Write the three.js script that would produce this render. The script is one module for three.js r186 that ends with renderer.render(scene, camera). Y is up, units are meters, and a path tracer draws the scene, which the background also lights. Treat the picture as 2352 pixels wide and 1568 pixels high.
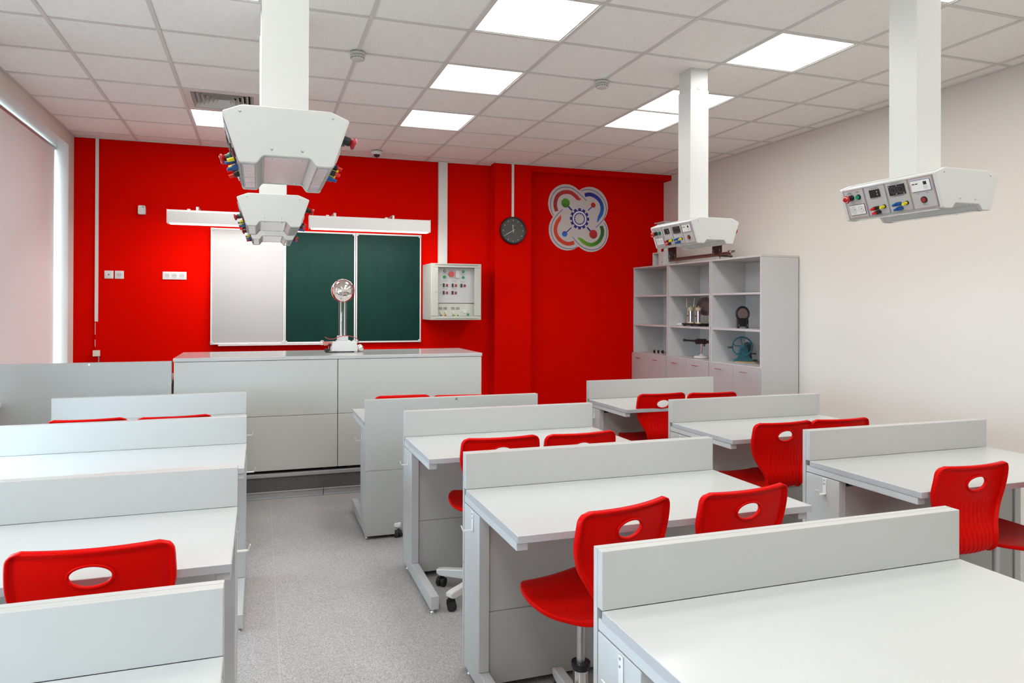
import * as THREE from 'three';
import { RoundedBoxGeometry } from 'three/addons/geometries/RoundedBoxGeometry.js';
import { RectAreaLightUniformsLib } from 'three/addons/lights/RectAreaLightUniformsLib.js';
import { mergeGeometries } from 'three/addons/utils/BufferGeometryUtils.js';
import { Brush, Evaluator, SUBTRACTION } from 'three-bvh-csg';

RectAreaLightUniformsLib.init();
const scene = new THREE.Scene();

// ---------------------------------------------------------------- camera
const EYE = 1.515;                                   // lens height above the floor
const FOCAL = 1618.41, PX = 1132.87, PY = 697.86;    // focal length and principal point for a 2352 x 1568 frame
const camera = new THREE.PerspectiveCamera(2 * Math.atan(784 / FOCAL) * 180 / Math.PI, 2352 / 1568, 0.05, 100);
{
  const yaw = 0.3196, pitch = 0.0035, roll = 0.0034;
  const fw = new THREE.Vector3(Math.sin(yaw) * Math.cos(pitch), Math.sin(pitch), -Math.cos(yaw) * Math.cos(pitch));
  const r = new THREE.Vector3(Math.cos(yaw), 0, Math.sin(yaw)), u = r.clone().cross(fw);
  const r2 = r.clone().multiplyScalar(Math.cos(roll)).addScaledVector(u, Math.sin(roll));
  const u2 = u.clone().multiplyScalar(Math.cos(roll)).addScaledVector(r, -Math.sin(roll));
  camera.quaternion.setFromRotationMatrix(new THREE.Matrix4().makeBasis(r2, u2, fw.clone().negate()));
  camera.position.set(0, EYE, 0);
  camera.setViewOffset(2352, 1568, 1176 - PX, 784 - PY, 2352, 1568);
}
scene.add(camera);

// ---------------------------------------------------------------- sky, light levels, exposure
scene.background = new THREE.Color().setRGB(0.64, 0.83, 1.0);
scene.backgroundIntensity = 12.5;
const PANEL_LIGHT = 6.2, PANEL_GLOW = 1.4, BOARD_LIGHT = 33, BOARD_GLOW = 1.2;

const renderer = new THREE.WebGLRenderer();
renderer.toneMapping = THREE.LinearToneMapping;
renderer.toneMappingExposure = 1.6;
renderer.shadowMap.enabled = true;

// ---------------------------------------------------------------- room measures
const XL = -1.765, XR = 4.96, ZF = -7.97, ZB = 2.3, HC = 3.188;
const GX0 = -1.193, GZ0 = -3.509, T = 0.6;           // ceiling grid origin and pitch

// ---------------------------------------------------------------- helpers
function rng(seed) { let s = seed >>> 0; return () => ((s = (s * 1664525 + 1013904223) >>> 0) / 4294967296); }
const used = {};
function numbered(n) { const k = used[n] = (used[n] ?? -1) + 1; return k ? n + '_' + String(k).padStart(3, '0') : n; }
const V3 = (x, y, z) => new THREE.Vector3(x, y, z);
function std(rgb, rough = 0.5, metal = 0, extra = {}) {
  return new THREE.MeshStandardMaterial({ color: new THREE.Color().setRGB(...rgb), roughness: rough, metalness: metal, ...extra });
}
function thing(name, label, category, pos = [0, 0, 0], turn = 0, group) {
  const o = new THREE.Group(); o.name = numbered(name); o.position.set(...pos); o.rotation.y = turn;
  o.userData = { label, category }; if (group) o.userData.group = group;
  scene.add(o); return o;
}
function structure(name, o) { o.name = name; o.userData.kind = 'structure'; scene.add(o); return o; }
function part(parent, name, geo, mat, pos = [0, 0, 0], rot = [0, 0, 0]) {
  const m = new THREE.Mesh(geo, mat); m.name = name; m.position.set(...pos); m.rotation.set(...rot);
  m.castShadow = m.receiveShadow = true; parent.add(m); return m;
}
function copyOf(proto, label, pos, turn = 0) {
  const c = proto.clone(); c.name = numbered(proto.userData.kindName ?? proto.name); c.userData = { ...proto.userData, label };
  c.position.set(...pos); c.rotation.y = turn; scene.add(c); return c;
}
const cache = new Map();
const memo = (k, f) => { if (!cache.has(k)) cache.set(k, f()); return cache.get(k); };
const bx = (w, h, d, r = 0.002) => memo(`b${w.toFixed(4)},${h.toFixed(4)},${d.toFixed(4)},${r}`, () => r ? new RoundedBoxGeometry(w, h, d, 1, Math.min(r, w / 2.1, h / 2.1, d / 2.1)) : new THREE.BoxGeometry(w, h, d));
const cyl = (r1, r2, h, n = 24) => memo(`c${r1},${r2},${h},${n}`, () => new THREE.CylinderGeometry(r1, r2, h, n));
const at = (g, x, y, z, rx = 0, ry = 0, rz = 0) => g.clone().applyMatrix4(new THREE.Matrix4().compose(V3(x, y, z), new THREE.Quaternion().setFromEuler(new THREE.Euler(rx, ry, rz)), V3(1, 1, 1)));
const merge = (list) => mergeGeometries(list.map((g) => g.index ? g.toNonIndexed() : g));
const span = (x0, x1, y0, y1, z0, z1, r = 0.002) => at(bx(Math.abs(x1 - x0), Math.abs(y1 - y0), Math.abs(z1 - z0), r), (x0 + x1) / 2, (y0 + y1) / 2, (z0 + z1) / 2);
const spanPart = (parent, name, mat, x0, x1, y0, y1, z0, z1, r = 0.002) => part(parent, name, bx(Math.abs(x1 - x0), Math.abs(y1 - y0), Math.abs(z1 - z0), r), mat, [(x0 + x1) / 2, (y0 + y1) / 2, (z0 + z1) / 2]);
function tube(points, r, seg = 40, closed = false) { return new THREE.TubeGeometry(new THREE.CatmullRomCurve3(points.map((p) => V3(...p)), closed), seg, r, 8, closed); }
function poly(pts) { const s = new THREE.Shape(); pts.forEach(([x, y], i) => i ? s.lineTo(x, y) : s.moveTo(x, y)); s.closePath(); return s; }
function roundPoly(pts, r) {                                             // polygon with rounded corners
  const s = new THREE.Shape(), n = pts.length;
  for (let i = 0; i < n; i++) {
    const a = new THREE.Vector2(...pts[(i + n - 1) % n]), b = new THREE.Vector2(...pts[i]), c = new THREE.Vector2(...pts[(i + 1) % n]);
    const k = Math.min(r, b.distanceTo(a) / 2.2, b.distanceTo(c) / 2.2);
    const p = b.clone().add(a.clone().sub(b).setLength(k)), q = b.clone().add(c.clone().sub(b).setLength(k));
    i ? s.lineTo(p.x, p.y) : s.moveTo(p.x, p.y); s.quadraticCurveTo(b.x, b.y, q.x, q.y);
  }
  s.closePath(); return s;
}
function speckle(size, seed, base, amp, coarse = 0, dots = 0, dotTone = 0.5) {   // tileable grain: fine noise, soft blotches and pits
  const R = rng(seed), d = new Uint8Array(size * size * 4), g = 16, grid = Array.from({ length: g * g }, () => R() - 0.5);
  const lerp = (a, b, t) => a + (b - a) * t;
  const v = new Float32Array(size * size);
  for (let y = 0; y < size; y++) for (let x = 0; x < size; x++) {
    const fx = x / size * g, fy = y / size * g, ix = fx | 0, iy = fy | 0, tx = fx - ix, ty = fy - iy;
    const G = (a, b) => grid[(b % g) * g + a % g];
    v[y * size + x] = 1 + (R() - 0.5) * amp + lerp(lerp(G(ix, iy), G(ix + 1, iy), tx), lerp(G(ix, iy + 1), G(ix + 1, iy + 1), tx), ty) * coarse;
  }
  for (let i = 0; i < dots; i++) {
    const x = R() * size | 0, y = R() * size | 0, l = 1 + (R() * 3 | 0), dx = R() < 0.5 ? 1 : 0;
    for (let k = 0; k < l; k++) v[((y + (dx ? 0 : k)) % size) * size + (x + (dx ? k : 0)) % size] *= dotTone + R() * 0.2;
  }
  for (let i = 0; i < v.length; i++) {
    for (let c = 0; c < 3; c++) d[i * 4 + c] = Math.max(0, Math.min(255, base[c] * v[i]));
    d[i * 4 + 3] = 255;
  }
  const t = new THREE.DataTexture(d, size, size, THREE.RGBAFormat); t.colorSpace = THREE.SRGBColorSpace;
  t.wrapS = t.wrapT = THREE.RepeatWrapping; t.magFilter = THREE.LinearFilter; t.minFilter = THREE.LinearMipmapLinearFilter; t.generateMipmaps = true; t.needsUpdate = true;
  return t;
}
function worldUV(geo, scale = 1) {                                       // uv in metres by the main direction of each face
  const g = geo.index ? geo.toNonIndexed() : geo, p = g.attributes.position, n = g.attributes.normal, uv = new Float32Array(p.count * 2);
  for (let i = 0; i < p.count; i++) {
    const ax = Math.abs(n.getX(i)), ay = Math.abs(n.getY(i)), az = Math.abs(n.getZ(i));
    const [a, b] = ay >= ax && ay >= az ? [p.getX(i), p.getZ(i)] : ax >= az ? [p.getZ(i), p.getY(i)] : [p.getX(i), p.getY(i)];
    uv[i * 2] = a * scale; uv[i * 2 + 1] = b * scale;
  }
  g.setAttribute('uv', new THREE.BufferAttribute(uv, 2)); return g;
}

// ---------------------------------------------------------------- materials
const M = {
  red: new THREE.MeshPhysicalMaterial({ color: new THREE.Color().setRGB(0.68, 0.0025, 0.0), specularIntensity: 0.03, roughness: 0.7, bumpMap: speckle(256, 5, [128, 128, 128], 0.5, 0.2), bumpScale: 0.0006 }),
  beige: new THREE.MeshStandardMaterial({ color: new THREE.Color().setRGB(0.765, 0.735, 0.675), roughness: 0.85, bumpMap: speckle(256, 6, [128, 128, 128], 0.4, 0.2), bumpScale: 0.0004 }),
  revealWhite: std([0.78, 0.78, 0.755], 0.6),
  floor: new THREE.MeshStandardMaterial({ color: 0xffffff, map: speckle(1024, 7, [170, 167, 165], 0.46, 0.04), roughness: 0.42 }),
  carpet: new THREE.MeshStandardMaterial({ color: 0xffffff, map: speckle(512, 8, [96, 95, 95], 0.75, 0.05), roughness: 0.85 }),
  tile: new THREE.MeshStandardMaterial({ color: 0xffffff, map: speckle(512, 9, [245, 243, 238], 0.05, 0.015, 2600, 0.66), roughness: 0.95 }),
  bar: std([0.66, 0.65, 0.62], 0.5),
  slab: std([0.4, 0.4, 0.4], 0.9),
  laminate: std([0.495, 0.50, 0.48], 0.34),
  top: std([0.515, 0.53, 0.515], 0.26),
  edge: std([0.43, 0.43, 0.44], 0.4),
  metal: std([0.54, 0.55, 0.545], 0.38),
  demo: std([0.58, 0.585, 0.55], 0.35),
  demoTop: std([0.56, 0.56, 0.555], 0.14),
  alu: std([0.40, 0.405, 0.415], 0.35, 0.2),
  chrome: std([0.80, 0.79, 0.77], 0.09, 1),
  steel: std([0.58, 0.58, 0.60], 0.28, 1),
  mirror: std([0.86, 0.84, 0.82], 0.02, 1),
  plastic: std([0.59, 0.60, 0.58], 0.35), column: std([0.66, 0.67, 0.645], 0.35),
  whitePlastic: std([0.74, 0.74, 0.72], 0.4),
  consolePanel: std([0.44, 0.435, 0.425], 0.4),
  black: std([0.012, 0.012, 0.014], 0.35),
  slotShade: std([0.16, 0.16, 0.17], 0.6),
  rubber: std([0.018, 0.018, 0.018], 0.55),
  redPlastic: new THREE.MeshPhysicalMaterial({ color: new THREE.Color().setRGB(0.60, 0.001, 0.0), roughness: 0.36, specularIntensity: 0.16 }),
  estop: std([0.42, 0.008, 0.012], 0.25),
  green: std([0.0, 0.30, 0.13], 0.3),
  yellow: std([0.80, 0.66, 0.005], 0.35),
  blue: std([0.008, 0.085, 0.30], 0.35),
  redTip: std([0.75, 0.01, 0.005], 0.35),
  lineRed: std([0.42, 0.10, 0.15], 0.5), lineBlue: std([0.10, 0.13, 0.32], 0.5), lineGreen: std([0.25, 0.28, 0.08], 0.5),
  caption: std([0.16, 0.16, 0.17], 0.6),
  chalkboard: new THREE.MeshPhysicalMaterial({ color: 0xffffff, map: speckle(512, 11, [7, 50, 43], 0.12, 0.12), roughness: 0.55, specularIntensity: 0.35 }),
  whiteboard: std([0.435, 0.43, 0.435], 0.3),
  blind: new THREE.MeshPhysicalMaterial({ color: new THREE.Color().setRGB(0.86, 0.81, 0.80), roughness: 1, transmission: 0.06, thickness: 0 }),
  glass: new THREE.MeshPhysicalMaterial({ color: 0xffffff, roughness: 0.02, transmission: 1, thickness: 0, ior: 1.45 }),
  shelf: std([0.60, 0.59, 0.585], 0.42),
  door: std([0.50, 0.485, 0.49], 0.20),
  steelGrey: std([0.52, 0.53, 0.48], 0.45),
  teal: std([0.006, 0.13, 0.17], 0.3),
  wood: std([0.55, 0.33, 0.13], 0.55),
  brown: std([0.16, 0.07, 0.055], 0.45),
  cream: std([0.72, 0.64, 0.42], 0.5),
  chairWhite: std([0.74, 0.74, 0.71], 0.35),
  panelGlow: new THREE.MeshStandardMaterial({ color: 0xf4f6f8, roughness: 0.6, emissive: 0xffffff, emissiveIntensity: PANEL_GLOW }),
  tubeGlow: new THREE.MeshStandardMaterial({ color: 0xf4f6f8, roughness: 0.6, emissive: 0xffffff, emissiveIntensity: BOARD_GLOW }),
};

// ================================================================ THE SETTING
{ // floor with two welded seams
  const f = new THREE.Group(); structure('floor', f);
  part(f, 'linoleum', worldUV(span(XL - 0.4, XR + 0.3, -0.12, 0, ZF - 0.3, ZB + 0.3, 0), 0.42), M.floor);
  const seam = std([0.50, 0.49, 0.48], 0.5);
  for (const x of [0.084, 2.284]) spanPart(f, 'welded_seam', seam, x - 0.0015, x + 0.0015, -0.001, 0.0006, -5.78, ZB - 0.02, 0);
}
{ // front wall, with the pier and the beam of the recess
  const w = new THREE.Group(); structure('wall_front', w);
  part(w, 'wall_face', worldUV(span(XL - 0.4, XR + 0.3, -0.1, 3.6, ZF - 0.25, ZF, 0), 4), M.red);
  part(w, 'pier', worldUV(span(2.597, 3.048, 0, 3.3, ZF - 0.05, -7.79, 0), 4), M.red);
  part(w, 'beam', worldUV(span(3.048, XR, 3.124, 3.3, ZF - 0.05, -7.79, 0), 4), M.red);
}
{ const w = new THREE.Mesh(worldUV(span(XR, XR + 0.25, -0.1, 3.6, ZF - 0.2, ZB + 0.2, 0), 4), M.beige); w.castShadow = w.receiveShadow = true; structure('wall_right', w); }
{ const w = new THREE.Mesh(worldUV(span(XL - 0.4, XR + 0.3, -0.1, 3.6, ZB, ZB + 0.25, 0), 4), M.beige); w.castShadow = w.receiveShadow = true; structure('wall_back', w); }
const WIN = [[-7.77, -5.45], [-4.75, -2.45], [-1.75, 0.55]], SILL = 0.82, HEAD = 3.07, WT = 0.38;
{ // window wall
  const g = [span(XL - WT, XL, -0.1, SILL, ZF, ZB, 0), span(XL - WT, XL, HEAD, 3.6, ZF, ZB, 0)];
  let z = ZF; for (const [a, b] of WIN) { g.push(span(XL - WT, XL, SILL, HEAD, z, a, 0)); z = b; } g.push(span(XL - WT, XL, SILL, HEAD, z, ZB, 0));
  const w = new THREE.Mesh(worldUV(merge(g), 4), M.beige); w.castShadow = w.receiveShadow = true; structure('wall_left', w);
}
WIN.forEach(([a, b], i) => { // frames, panes, white reveals and sills
  const w = new THREE.Group(); structure('window_' + (i + 1), w);
  const x0 = XL - WT + 0.02, x1 = x0 + 0.07;
  for (const z of [a, (a + b) / 2 - 0.04, b - 0.08]) spanPart(w, 'window_frame', M.revealWhite, x0, x1, SILL, HEAD, z, z + 0.08, 0.004);
  for (const y of [SILL, HEAD - 0.08]) for (const [p, q] of [[a + 0.08, (a + b) / 2 - 0.04], [(a + b) / 2 + 0.04, b - 0.08]]) spanPart(w, 'window_frame', M.revealWhite, x0, x1, y, y + 0.08, p, q, 0.004);
  for (const [p, q] of [[a + 0.08, (a + b) / 2 - 0.04], [(a + b) / 2 + 0.04, b - 0.08]]) spanPart(w, 'pane', M.glass, x0 + 0.033, x0 + 0.037, SILL + 0.08, HEAD - 0.08, p, q, 0);
  spanPart(w, 'reveal', M.revealWhite, x1, XL - 0.002, SILL, HEAD, a, a + 0.006, 0);
  spanPart(w, 'reveal', M.revealWhite, x1, XL - 0.002, SILL, HEAD, b - 0.006, b, 0);
  spanPart(w, 'reveal', M.revealWhite, x1, XL - 0.002, HEAD - 0.006, HEAD, a + 0.006, b - 0.006, 0);
  spanPart(w, 'window_sill', M.revealWhite, x1, XL + 0.03, SILL - 0.03, SILL + 0.002, a + 0.006, b - 0.006, 0.004);
});
{ // ground outside, one storey down
  const g = new THREE.Mesh(new THREE.BoxGeometry(60, 0.2, 80), std([0.13, 0.14, 0.11], 0.9)); g.position.set(-33, -3.6, 0); g.receiveShadow = true; structure('ground', g);
}
// ceiling: slab, T-bars and single tiles
const LIGHTS = []; // [column, row] of ceiling light panels, row 0 at z -3.509 going to the front wall
for (const r of [0, 5, -2, -4, -6, -8]) LIGHTS.push([1, r]);
for (const r of [0, 2, 4, -2, -4, -6, -8]) LIGHTS.push([4, r]);
for (const r of [0, 2, 3, -2, -4, -6, -8]) LIGHTS.push([7, r]);
const VENT = [1, 4];
{
  const c = new THREE.Group(); structure('ceiling', c);
  spanPart(c, 'slab', M.slab, XL - 0.3, XR + 0.2, 3.34, 3.6, ZF - 0.2, ZB + 0.2, 0);
  const xs = [XL]; for (let k = 0; k <= 10; k++) xs.push(GX0 + k * T); xs.push(XR);
  const zs = [ZB]; for (let r = -9; r <= 7; r++) zs.push(GZ0 - r * T); zs.push(ZF);
  const skip = new Set([...LIGHTS, VENT].map(([k, r]) => k + ',' + r));
  const variants = [0, 1, 2, 3].map((i) => { const m = M.tile.clone(); m.map = M.tile.map.clone(); m.map.offset.set(i * 0.31, i * 0.17); m.map.needsUpdate = true; return m; });
  const R = rng(3);
  for (let i = 0; i < xs.length - 1; i++) for (let j = 0; j < zs.length - 1; j++) {
    const col = i - 1, row = j - 10;                // tile [col,row] lies between grid lines col..col+1 and row..row+1
    if (skip.has(col + ',' + row)) continue;
    const w = xs[i + 1] - xs[i], d = zs[j] - zs[j + 1];
    if (w < 0.03 || d < 0.03) continue;
    part(c, 'ceiling_tile', memo(`tile${w.toFixed(3)}${d.toFixed(3)}`, () => worldUV(new THREE.BoxGeometry(w - 0.008, 0.016, d - 0.008), 1.9)), variants[R() * 4 | 0], [(xs[i] + xs[i + 1]) / 2, HC + 0.014 + R() * 0.0015, (zs[j] + zs[j + 1]) / 2]);
  }
  for (const x of xs.slice(1, -1)) spanPart(c, 'grid_bar', M.bar, x - 0.012, x + 0.012, HC, HC + 0.03, ZF, ZB, 0);
  for (const z of zs.slice(1, -1)) for (let i = 0; i < xs.length - 1; i++) spanPart(c, 'grid_bar', M.bar, xs[i] + 0.0125, xs[i + 1] - 0.0125, HC + 0.001, HC + 0.03, z - 0.012, z + 0.012, 0);
  for (const [x0, x1, z0, z1] of [[XL, XL + 0.02, ZF, ZB], [XR - 0.02, XR, -7.79, ZB], [XL, 2.597, ZF, ZF + 0.02], [2.597, XR, -7.79, -7.77], [XL, XR, ZB - 0.02, ZB]]) spanPart(c, 'edge_trim', M.bar, x0, x1, HC - 0.001, HC + 0.012, z0, z1, 0);
}

// ---------------------------------------------------------------- ceiling lights
{
  const where = {
    '1,0': 'square ceiling light barely showing at the top edge, left of the nearest column',
    '1,5': 'square ceiling light beside the air vent, half hidden by the hanging console',
    '4,0': 'largest square ceiling light, cut by the top edge of the picture',
    '4,2': 'square ceiling light, second in the middle row of three',
    '4,4': 'square ceiling light nearest the red wall in the middle row of three',
    '7,0': 'square ceiling light in the right row, above the hanging column by the shelves',
    '7,2': 'square ceiling light partly hidden behind the hanging column top',
    '7,3': 'square ceiling light nearest the red wall in the right row, touching another panel',
  };
  for (const [k, r] of LIGHTS) {
    const x = GX0 + (k + 0.5) * T, z = GZ0 - (r + 0.5) * T;
    const l = thing('ceiling_light', where[k + ',' + r] ?? `${['first', 'second', 'third', 'fourth'][-r / 2 - 1]} square ceiling light behind the camera, ${['', 'window side', '', '', 'middle row', '', '', 'beige wall side'][k]}`, 'light', [x, HC + 0.004, z], 0, 'square ceiling light panels');
    part(l, 'frame', memo('lightframe', () => merge([span(-0.288, 0.288, 0, 0.02, 0.276, 0.288, 0), span(-0.288, 0.288, 0, 0.02, -0.288, -0.276, 0), span(-0.288, -0.276, 0, 0.02, -0.276, 0.276, 0), span(0.276, 0.288, 0, 0.02, -0.276, 0.276, 0)])), M.bar);
    part(l, 'diffuser', memo('diff', () => new THREE.BoxGeometry(0.552, 0.006, 0.552)), M.panelGlow, [0, 0.011, 0]);
    const a = new THREE.RectAreaLight(new THREE.Color().setRGB(1, 0.99, 0.97), PANEL_LIGHT, 0.55, 0.55);
    a.name = 'panel_lamp'; a.position.set(0, 0.004, 0); a.rotation.x = -Math.PI / 2; l.add(a);
  }
}
{ // square four-way air vent
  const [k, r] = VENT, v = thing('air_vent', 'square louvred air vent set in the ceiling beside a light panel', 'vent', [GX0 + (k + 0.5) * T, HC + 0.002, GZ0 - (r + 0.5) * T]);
  const ring = (o, i, y0, y1) => { const s = poly([[-o, -o], [o, -o], [o, o], [-o, o]]); s.holes.push(poly([[-i, -i], [i, -i], [i, i], [-i, i]])); return at(new THREE.ExtrudeGeometry(s, { depth: y1 - y0, bevelEnabled: false }), 0, y0, 0, -Math.PI / 2, 0, 0); };
  part(v, 'frame', ring(0.287, 0.235, 0, 0.012), M.bar);
  part(v, 'duct', merge([span(-0.25, 0.25, 0.145, 0.15, -0.25, 0.25, 0), span(-0.25, -0.245, 0.012, 0.145, -0.25, 0.25, 0), span(0.245, 0.25, 0.012, 0.145, -0.25, 0.25, 0), span(-0.245, 0.245, 0.012, 0.145, -0.25, -0.245, 0), span(-0.245, 0.245, 0.012, 0.145, 0.245, 0.25, 0)]), std([0.07, 0.07, 0.075], 0.7));  // duct coloured near black, painting in the shade behind the louvres
  for (let n = 0; n < 6; n++) { // slanted square louvre rings
    const o = 0.232 - n * 0.036, q = o - 0.028;
    const p = [], c = [[-1, -1], [1, -1], [1, 1], [-1, 1]], idx = [];
    for (const [a, b] of c) p.push(a * o, 0.004, b * o); for (const [a, b] of c) p.push(a * q, 0.05, b * q);
    for (const [a, b] of c) p.push(a * o, 0.0055, b * o); for (const [a, b] of c) p.push(a * q, 0.0515, b * q);
    for (let i = 0; i < 4; i++) { const j = (i + 1) % 4; idx.push(i, j, 4 + j, i, 4 + j, 4 + i, 8 + i, 12 + j, 8 + j, 8 + i, 12 + i, 12 + j); }
    const g = new THREE.BufferGeometry(); g.setAttribute('position', new THREE.Float32BufferAttribute(p, 3)); g.setIndex(idx);
    const gg = g.toNonIndexed(); gg.computeVertexNormals(); part(v, 'louvre', gg, M.bar);
  }
}
for (const [x, z, label] of [[0.605, -4.70, 'round white smoke detector on the ceiling beside the nearest hanging column'], [2.404, -4.712, 'round white smoke detector on the ceiling between the two light rows']]) {
  const d = thing('smoke_detector', label, 'detector', [x, HC, z], 0, 'ceiling smoke detectors');
  part(d, 'base', new THREE.LatheGeometry([[0, 0], [0.05, 0], [0.052, -0.006], [0.05, -0.02], [0, -0.02]].map(([a, b]) => new THREE.Vector2(a, b)).reverse(), 32), M.plastic);
  part(d, 'sensor_head', new THREE.LatheGeometry([[0, -0.018], [0.046, -0.018], [0.048, -0.03], [0.044, -0.034], [0.044, -0.038], [0.043, -0.046], [0.03, -0.052], [0, -0.053]].map(([a, b]) => new THREE.Vector2(a, b)).reverse(), 32), M.plastic);
  for (let i = 0; i < 14; i++) { const a = i / 14 * 6.283; part(d, 'slot_shade', bx(0.012, 0.004, 0.003, 0), M.slotShade, [Math.sin(a) * 0.0445, -0.038, Math.cos(a) * 0.0445], [0, a, 0]); }  // dark bars paint the shade of the open slots round the head
}
{ const d = thing('dome_camera', 'small white dome camera with black lens at the ceiling edge above the chalkboard', 'camera', [1.19, HC, -7.62]);
  part(d, 'housing', new THREE.LatheGeometry([[0, 0], [0.058, 0], [0.06, -0.02], [0.05, -0.036], [0.036, -0.04], [0, -0.04]].map(([a, b]) => new THREE.Vector2(a, b)).reverse(), 32), M.whitePlastic);
  part(d, 'lens', new THREE.SphereGeometry(0.033, 24, 16), M.black, [0, -0.038, 0.008]); }

// ---------------------------------------------------------------- roller blinds
WIN.forEach(([a, b], i) => {
  const low = i === 0 ? SILL + 0.02 : 1.42, x = -1.878, e0 = a + (i === 0 ? 0.012 : 0.03), e1 = b - 0.03;
  const t = thing('roller_blind', ['pale grey roller blind pulled down over the window at the left edge', 'pale grey roller blind lowered most of the way over the middle window outside the picture', 'pale grey roller blind lowered most of the way over the window beside the photographer'][i], 'blind', [x, low, (a + b) / 2], 0, 'roller blinds');
  const L = e1 - e0, zc = (e0 + e1) / 2 - (a + b) / 2;
  part(t, 'fabric', bx(0.002, 3.018 - low, L - 0.06, 0), M.blind, [0, (3.018 - low) / 2, zc]);
  part(t, 'roller', cyl(0.02, 0.02, L - 0.02, 20), std([0.50, 0.46, 0.45], 0.3, 0.6), [-0.012, 3.022 - low, zc], [Math.PI / 2, 0, 0]);
  part(t, 'bottom_rail', bx(0.012, 0.022, L - 0.06, 0.003), M.whitePlastic, [0, 0.008, zc]);
  for (const s of [-1, 1]) part(t, 'bracket', bx(0.05, 0.055, 0.012, 0.004), M.whitePlastic, [-0.01, 3.032 - low, zc + s * (L / 2 - 0.004)]);
});

// ================================================================ PODIUM AND DEMONSTRATION TABLE
{
  const p = thing('podium', 'low grey carpeted podium with metal edge strips under the long counter', 'podium', [0.22, 0, -6.885]);
  part(p, 'carpeted_step', worldUV(span(-1.98, 1.98, 0, 0.186, -1.07, 1.075, 0), 2), M.carpet);
  spanPart(p, 'nosing', M.alu, -1.98, 1.98, 0.166, 0.192, 1.055, 1.086, 0.003);
  for (const [a, b] of [[-1.98, 0.268], [0.272, 1.98]]) {
    const sk = part(p, 'skirting', merge([span(a, b, 0.002, 0.054, 1.076, 1.084, 0.002), span(a, b, 0.046, 0.056, 1.076, 1.09, 0.003), span(a, b, 0.0, 0.008, 1.076, 1.094, 0.003)]), M.alu); sk.castShadow = true;
  }
}
{
  const t = thing('demonstration_table', 'long grey demonstration counter on the podium in front of the chalkboard', 'counter', [0.605, 0.186, -6.225]);
  const W = 1.232, y0 = 0.022, y1 = 0.894;
  for (const s of [-1, 1]) for (const [a, b] of [[y0, 0.4515], [0.4545, y1]]) spanPart(t, 'front_panel', M.demo, s * 0.0025, s * (W - 0.006), a, b, 0.352, 0.371, 0.0015);
  spanPart(t, 'bottom_board', M.demo, -W + 0.03, W - 0.03, y0, y0 + 0.018, -0.34, 0.351, 0);
  for (const s of [-1, 1]) spanPart(t, 'side_panel', M.demo, s * (W - 0.028), s * (W - 0.006), y0, y1, -0.35, 0.3515, 0.0015);
  spanPart(t, 'back_panel', M.demo, -W + 0.03, W - 0.03, y0, y1, -0.36, -0.341, 0.0015);
  spanPart(t, 'countertop', M.demoTop, -W, W, 0.897, 0.925, -0.375, 0.375, 0.003);
  for (const x of [-1.15, -0.1, 0.1, 1.15]) for (const z of [-0.3, 0.32]) part(t, 'foot', cyl(0.02, 0.025, 0.023, 12), M.black, [x, 0.0115, z]);
}

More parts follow.
